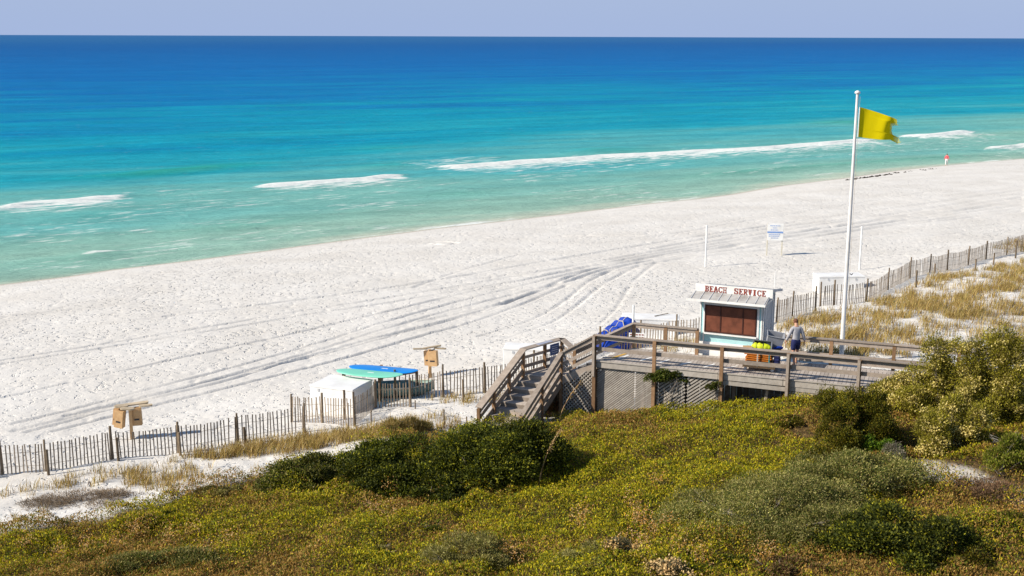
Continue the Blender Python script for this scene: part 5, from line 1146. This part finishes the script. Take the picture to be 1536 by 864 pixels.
bush('grey_scrub', 'grey green scrub mound behind the bleached twigs at right', 1265, 745, (2.4, 1.8, 1.6), 46000, GG + [(.06, .085, .015)], (3, 4, 2, 1, 4), nb=28, seed=15, ls=.07, lw_=.024, group='grey scrub')
bush('grey_scrub', 'small rounded grey green mound at the bottom edge centre left', 705, 850, (1.4, 1.1, .9), 15000, GG, (3, 4, 2, 1), nb=14, seed=16, ls=.07, lw_=.02, group='grey scrub')
bush('grey_scrub', 'silvery mound at the bottom edge beside the dried flowers', 880, 858, (1.0, .8, .85), 9000, GG, (2, 4, 4, 1), nb=12, seed=17, ls=.07, lw_=.018, group='grey scrub')
bush('grey_scrub', 'dull green patchy scrub along the bottom left', 250, 855, (2.4, 1.1, .65), 18000, GG + [(.05, .075, .012)], (3, 3, 1, 2, 4), nb=24, seed=18, ls=.07, lw_=.024, group='grey scrub')
bush('oak_scrub', 'dark green scrub in the bottom right corner area', 1345, 835, (2.3, 1.6, 1.3), 34000, DG, (3, 4, 3, 1.5), nb=26, seed=19, group='scrub oaks')
bush('oak_scrub', 'low dark shrub on the left slope above the bottom edge', 240, 790, (1.5, .9, .45), 9000, DG + [(.07, .04, .02)], (2, 4, 3, .6, 2), nb=18, seed=20, group='scrub oaks')
bush('brown_brush', 'reddish brown dry brush under the stair lattice', 850, 622, (1.0, .6, .85), 9000, [(.13, .06, .035), (.07, .035, .02), (.18, .10, .05), (.05, .05, .012)], None, nb=14, seed=21, ls=.10, lw_=.018)
bush('brown_brush', 'dry brown brush in the shade at the lower right under cream bushes', 1480, 745, (1.6, 1.0, .5), 9000, [(.15, .08, .045), (.22, .14, .08), (.09, .06, .03)], None, nb=18, seed=22, ls=.10, lw_=.016)
bush('brown_brush', 'sparse grey brown dead brush on the open sand at left', 120, 752, (2.2, 1.4, .28), 6500, [(.16, .12, .08), (.25, .19, .13)], None, nb=14, seed=23, ls=.14, lw_=.014)
bush('straw_bush', 'tawny grassy bush on the sand left of the stairs', 605, 655, (1.25, .8, .85), 9000, [(.30, .21, .07), (.20, .14, .045), (.12, .11, .03), (.38, .29, .12)], None, nb=14, seed=24, ls=.20, lw_=.016, upb=1.3)
bush('dried_flowers', 'clump of tan dried flower heads at the bottom edge', 945, 850, (1.0, .7, .8), 4500, [(.16, .13, .07), (.10, .10, .05)], None, nb=6, seed=25, flowers=16, fcol=[(.62, .40, .15), (.68, .48, .22), (.46, .28, .09)], ls=.09, lw_=.02)
bush('dried_flowers', 'small clump of tan dried flower heads right of the first', 1005, 868, (.9, .6, .55), 3500, [(.16, .13, .07), (.10, .10, .05)], None, nb=6, seed=26, flowers=14, fcol=[(.64, .43, .20), (.68, .50, .25)], ls=.09, lw_=.02)
XT = [(330, 742, .9, .5, 'GG', 'small grey green shrub at the crest of the left slope'), (70, 812, .8, .35, 'GG', 'pale green low shrub near the left end of the green edge'), (150, 835, 1.0, .35, 'DG', 'dark low shrub low on the left slope'), (420, 800, .8, .3, 'BR', 'brown dry patch of brush in the left foreground'),
      (330, 800, 1.0, .35, 'BR', 'brownish brush below the left slope crest'), (560, 835, .7, .3, 'GG', 'small grey plant left of the bottom mound'), (640, 800, .6, .3, 'DG', 'tiny dark bush alone in the mat below the dark shrubs'), (1010, 735, .7, .4, 'GG', 'small grey green shrub at the left end of the grey scrub'),
      (1060, 850, 1.2, .5, 'DG', 'dark green bush at the bottom beside the dried flowers'), (1180, 860, 1.0, .5, 'BR', 'brown twiggy brush at the bottom right of centre'), (1480, 800, 1.6, .7, 'DG', 'dark bush at the right edge of the foreground'), (1440, 850, 1.3, .6, 'OL', 'olive bush in the bottom right corner'),
      (1180, 640, .8, .35, 'OL', 'small olive tuft on the mat under the boardwalk fascia'), (900, 655, .7, .3, 'GG', 'tiny pale shrub in the mat below the lattice'), (985, 625, 1.3, .35, 'DG', 'low dark clump just under the lattice'), (1220, 718, 1.1, .5, 'DG', 'dark green bush between the olive bush and the grey scrub')]
PL = {'GG': GG, 'DG': DG, 'OL': OL, 'BR': [(.15, .08, .04), (.22, .13, .06), (.09, .06, .02), (.12, .12, .02)]}
for i_, (a_, b_, r_, h_, kd, lb) in enumerate(XT):
    bush('low_shrub', lb, a_, b_, (r_, r_ * .7, h_), int(7500 * r_), PL[kd], None, nb=10, seed=50 + i_, ls=.07, lw_=.026, group='low shrubs in the mat')
# vine hanging over the lattice
a = A + axd * (ft[1] + .5) - pdv * .12; e = empty('vine', (a[0], a[1], ZD - .1), 0, 'green vine spilling over the deck edge onto the lattice', 'vine')
(V, F_, c), bc = cloud((a[0] + .15, a[1], ZD - .55), (.95, .22, .5), 3600, .075, .045, [(.05, .075, .012), (.09, .11, .015), (.13, .14, .03)], None, 14, 27); raw_mesh('foliage', V, F_, 'leaf', cols=c, parent=e, off=tuple(e.location)); stems('stem', (a[0], a[1], ZD - 1.3), bc[:5], e, .014)
a = A + axd * (ft[2] - .12) - pdv * .2; e = empty('vine', (a[0], a[1], ZD - .1), 0, 'small tuft of vine by the middle deck post', 'vine')
(V, F_, c), bc = cloud((a[0] - .1, a[1], ZD - .6), (.32, .15, .36), 900, .075, .045, [(.06, .08, .012), (.12, .11, .03)], None, 6, 28); raw_mesh('foliage', V, F_, 'leaf', cols=c, parent=e, off=tuple(e.location)); stems('stem', (a[0], a[1], ZD - 1.3), bc[:3], e, .012)
# bleached dead branches
for (px, py, sc_, lb) in ((1110, 800, 1.0, 'bleached bare branches lying on the grey scrub'), (1512, 690, .9, 'bare grey branch sticking out beside the fresh green shrub'), (1200, 790, .5, 'small bleached twig poking out of the scrub at right')):
    p = ground_pt(px, py); k = MB()
    def br(b0, d, L_, r_, dp):
        b0 = Vector(b0); m_ = b0 + d * L_ * .5 + Vector((random.gauss(0, .06), random.gauss(0, .06), 0)) * L_; t = b0 + d * L_; k.tube([b0, m_, t], [r_, r_ * .8, r_ * .4], 5)
        if dp: 
            for _ in range(3): nd = (d + Vector((random.gauss(0, .55), random.gauss(0, .45), random.gauss(0, .3)))).normalized(); br(m_.lerp(t, random.random()), nd, L_ * .6, r_ * .55, dp - 1)
    for _ in range(4): br((p[0], p[1], p[2] + .45), Vector((random.uniform(-1, 1), random.uniform(-.4, .4), random.uniform(.2, .6))).normalized(), .42 * sc_, .013, 2)
    tag(k.build('dead_branch', 'lattice_wood'), lb, 'branch')
# sea oats: tall curved stalks
for (px, py, h, lean, lb) in ((808, 735, 2.2, .75, 'tall golden sea oat stalk leaning right beside the dark mound'), (838, 640, 1.9, .9, 'tall thin straw stalk in front of the stair lattice')):
    p = ground_pt(px, py); e = empty('sea_oat', tuple(p), 0, lb, 'sea oat'); k = MB(); pts = [(p[0] + lean * (t ** 1.7) * .9, p[1] + .05 * t, p[2] + h * t * (1 - .08 * t)) for t in np.linspace(0, 1, 10)]; k.tube(pts, list(np.linspace(.02, .008, 10)), 5); k.build('stalk', 'tan_wood', e)
    C_ = np.array(pts)[np.random.default_rng(3).integers(6, 10, 70)] + rng.normal(size=(70, 3)) * [.03, .03, .05]; V, F_, c = leaf_arrays(C_, rng.normal(size=(70, 3)) * .4 + [.5, 0, -.3], np.full(70, .09), np.full(70, .022), pal(70, [(.42, .28, .11), (.5, .36, .16)])); raw_mesh('seed_head', V, F_, 'straw', cols=c, parent=e, off=tuple(p))
    C_ = np.array(p)[None] + rng.normal(size=(14, 3)) * [.06, .06, 0]; V, F_, c = leaf_arrays(C_, rng.normal(size=(14, 3)) * [.5, .4, .1] + [0, 0, 1], np.full(14, .8), np.full(14, .016), pal(14, [(.36, .26, .10), (.2, .2, .05)])); raw_mesh('blade', V, F_, 'straw', cols=c, parent=e, off=tuple(p))

# ground cover: leafy mat over the dune (one piece of stuff)
def scatter_poly(poly, n_, r=rng):
    poly = np.array(poly); lo = poly.min(0); hi = poly.max(0); x = r.uniform(lo[0], hi[0], n_); y = r.uniform(lo[1], hi[1], n_); m_ = inpoly(x, y, poly); return x[m_], y[m_]
cpoly = np.array([(-19, 22), (-24, 35)] + [tuple(v) for v in VEW] + [(11.5, 42.0), (14, 41.2), (17, 40.5), (24, 39), (24, 22)])
x, y = scatter_poly(cpoly, 1150000)
bare = [ground_pt(*q)[:2] for q in ((1380, 705), (1440, 712), (1490, 735), (1536, 735))]
dens = np.ones(len(x)); dens[seg_dist(x, y, bare) < .75] = .10; dens[seg_dist(x, y, [ground_pt(1190, 640)[:2], ground_pt(1215, 665)[:2]]) < .3] = .1
edge = seg_dist(x, y, VEW); dens *= np.clip(.25 + edge / .9 + .5 * (fbm(x * 1.5, y * 1.5, 77, 3) - .5) * 2, .05, 1)
m_ = rng.random(len(x)) < dens * np.clip(.80 + .5 * fbm(x * .9, y * .9, 78, 3), 0, 1); x, y = x[m_], y[m_]
cl_ = fbm(x * 1.3, y * 1.3, 83, 3); big = fbm(x * .28 + 5, y * .28, 84, 3)
mound = 1.1 * np.clip(fbm(x * .8, y * .8, 86, 3) - .42, 0, 1) + .9 * np.clip(fbm(x * .4, y * .4, 96, 2) - .52, 0, 1) + .5 * np.clip(fbm(x * 2.6, y * 2.6, 87, 2) - .5, 0, 1)
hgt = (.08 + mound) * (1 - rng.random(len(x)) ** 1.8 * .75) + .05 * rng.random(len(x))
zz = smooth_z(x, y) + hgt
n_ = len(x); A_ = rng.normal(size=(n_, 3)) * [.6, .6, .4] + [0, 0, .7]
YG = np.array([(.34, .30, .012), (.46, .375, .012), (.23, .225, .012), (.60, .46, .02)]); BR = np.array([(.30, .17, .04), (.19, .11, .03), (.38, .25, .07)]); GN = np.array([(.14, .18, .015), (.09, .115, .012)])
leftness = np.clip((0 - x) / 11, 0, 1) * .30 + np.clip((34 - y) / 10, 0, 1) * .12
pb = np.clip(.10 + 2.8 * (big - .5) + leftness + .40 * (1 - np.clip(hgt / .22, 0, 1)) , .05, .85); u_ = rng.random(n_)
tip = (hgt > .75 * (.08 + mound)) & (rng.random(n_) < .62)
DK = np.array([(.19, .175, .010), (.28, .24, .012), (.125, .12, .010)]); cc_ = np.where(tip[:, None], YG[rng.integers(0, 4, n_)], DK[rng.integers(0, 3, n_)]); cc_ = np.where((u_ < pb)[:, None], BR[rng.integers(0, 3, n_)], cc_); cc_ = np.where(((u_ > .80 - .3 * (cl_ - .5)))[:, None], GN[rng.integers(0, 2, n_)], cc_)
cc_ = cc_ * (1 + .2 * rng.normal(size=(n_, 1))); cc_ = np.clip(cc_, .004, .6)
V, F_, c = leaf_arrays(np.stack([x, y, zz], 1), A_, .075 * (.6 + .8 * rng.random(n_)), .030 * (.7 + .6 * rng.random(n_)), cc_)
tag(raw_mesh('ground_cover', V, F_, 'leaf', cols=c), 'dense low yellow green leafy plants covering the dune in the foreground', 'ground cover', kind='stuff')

# dune grass (stuff): tufts of curved straw blades
def grass(centres, per, h, wd, colors, name, label, spread=.12):
    C_ = np.repeat(np.array(centres), per, 0); n_ = len(C_); C_ = C_ + np.concatenate([rng.normal(size=(n_, 2)) * spread, np.zeros((n_, 1))], 1); C_[:, 2] = smooth_z(C_[:, 0], C_[:, 1]) - .03
    L_ = h * (.5 + .8 * rng.random(n_)); d = rng.normal(size=(n_, 2)) * .32 + [.12, .02]; up = np.array([0, 0, 1.])
    d3 = np.concatenate([d, np.zeros((n_, 1))], 1); sd = nrm(np.cross(d3 + rng.normal(size=(n_, 3)) * .3, up)); w_ = (wd * (.6 + .7 * rng.random(n_)))[:, None]; L1 = L_[:, None]
    p0 = C_; p1 = C_ + d3 * L1 * .35 + up * L1 * .55; p2 = C_ + d3 * L1 * 1.0 + up * L1 * .92
    V = np.stack([p0 - sd * w_ / 2, p0 + sd * w_ / 2, p1 + sd * w_ * .45, p1 - sd * w_ * .45, p2 + sd * w_ * .08, p2 - sd * w_ * .08], 1).reshape(-1, 3)
    b_ = np.arange(n_)[:, None] * 6; F_ = np.concatenate([b_ + [0, 1, 2, 3], b_ + [3, 2, 4, 5]], 0); cl = np.repeat(pal(n_, colors, None, .22), 6, 0)
    return tag(raw_mesh(name, V, F_, 'straw', cols=cl), label, 'grass', kind='stuff')
ST = [(.42, .30, .10), (.50, .38, .16), (.30, .20, .07), (.33, .27, .08), (.22, .14, .06)]
def gpoly(pxs): return np.array([ground_pt(*q)[:2] for q in pxs])
def tufts(pxs, dens, thr=.0, seed=0, fr=.7):
    pg = gpoly(pxs); lo = pg.min(0); hi = pg.max(0); area = (hi[0] - lo[0]) * (hi[1] - lo[1]); x, y = scatter_poly(pg, int(area * dens)); m_ = fbm(x * fr, y * fr, 200 + seed, 3) > thr; return np.stack([x[m_], y[m_], x[m_] * 0], 1)
G1 = np.concatenate([tufts([(0, 722), (72, 716), (178, 696), (271, 690), (300, 720), (180, 730), (0, 740)], 6, .44, 1), tufts([(271, 688), (368, 668), (457, 655), (600, 640), (560, 662), (420, 682), (300, 690)], 20, .2, 2),
                     tufts([(500, 660), (560, 640), (670, 625), (700, 640), (560, 668)], 9, .42, 3), tufts([(640, 600), (727, 592), (790, 585), (760, 612), (690, 612)], 4, .44, 4),
                     tufts([(0, 735), (200, 715), (300, 700), (420, 690), (380, 712), (170, 765), (60, 780), (0, 795)], 4, .48, 5)])
grass(G1, 18, .42, .017, ST, 'dune_grass', 'straw coloured grass tufts on the sand around the left fences', .13)
G2 = np.concatenate([tufts([(1165, 490), (1223, 470), (1299, 458), (1332, 440), (1365, 424), (1460, 408), (1536, 385), (1536, 480), (1430, 480), (1340, 515), (1180, 510)], 7, .53, 6, .7),
                     tufts([(1290, 455), (1400, 425), (1536, 420), (1536, 490), (1400, 480)], 5, .54, 7, .6), tufts([(1330, 520), (1400, 470), (1536, 470), (1600, 500), (1536, 530), (1400, 530)], 5, .53, 17, .8), tufts([(1170, 495), (1332, 445), (1536, 390), (1600, 500), (1500, 530), (1180, 515)], 1.6, .3, 18), tufts([(980, 520), (1050, 512), (1050, 530), (1000, 532)], 4, .2, 8), tufts([(1180, 508), (1360, 515), (1360, 545), (1180, 548)], 9, .36, 9), tufts([(1490, 372), (1536, 362), (1600, 350), (1600, 380), (1536, 385)], 3, .3, 10)])
grass(G2, 20, .42, .02, ST, 'dune_grass', 'golden grass tufts on the dune behind the boardwalk at right', .16)
# straw edge between green mat and boardwalk
G3 = np.concatenate([tufts([(1092, 612), (1180, 600), (1283, 590), (1310, 610), (1200, 640), (1130, 625)], 8, .4, 11), tufts([(1300, 690), (1400, 690), (1536, 720), (1536, 760), (1400, 740)], 3, .45, 12), tufts([(900, 640), (1200, 650), (1250, 780), (500, 800), (500, 760)], .5, .5, 13)])
grass(G3, 12, .32, .012, [(.26, .20, .07), (.36, .28, .12), (.20, .13, .06)], 'dry_grass', 'thin dry grass through the green mat below the boardwalk', .15)
# small dried flower heads through the mat
cs = [ground_pt(*q) for q in ((585, 750), (590, 790), (875, 790), (985, 740), (955, 795), (965, 835), (200, 808), (290, 815), (175, 838), (345, 825), (90, 850), (130, 832), (1000, 810), (560, 780), (1150, 850))]
cs += [ground_pt(*q) for q in ((205, 815), (225, 800), (260, 822), (480, 845), (950, 770), (960, 800), (975, 812), (940, 830), (1020, 845), (1050, 858), (870, 800), (770, 850), (310, 845), (40, 835), (1530, 790), (590, 720))]
C_ = np.repeat(np.array(cs), 170, 0) + rng.normal(size=(170 * len(cs), 3)) * [.16, .16, .17] + [0, 0, .45]
V, F_, c = leaf_arrays(C_, rng.normal(size=(len(C_), 3)) + [0, 0, .6], np.full(len(C_), .055), np.full(len(C_), .032), pal(len(C_), [(.42, .25, .10), (.5, .33, .16), (.45, .22, .04)])); tag(raw_mesh('dried_blooms', V, F_, 'straw', cols=c), 'scattered tan dried blooms through the foreground mat', 'flowers', kind='stuff')
# wrack on the far beach
k = MB()
for _ in range(90):
    px = random.uniform(1270, 1345) if random.random() < .8 else random.uniform(1345, 1405); py = 270.5 - (px - 1270) * .125 + random.gauss(0, 1.0); q = P(px, py, .35); g = gz(q[0], q[1]); r_ = random.uniform(.08, .28); m_ = 7
    vs = [(q[0] + r_ * (.7 + .6 * random.random()) * math.cos(2 * math.pi * i / m_), q[1] + .7 * r_ * math.sin(2 * math.pi * i / m_), g) for i in range(m_)] + [(q[0], q[1], g + r_ * .6)]; k.add(vs, [(i, (i + 1) % m_, m_) for i in range(m_)])
tag(k.build('seaweed_wrack', 'seaweed'), 'scattered dark seaweed lumps along the far waterline', 'seaweed', kind='stuff')
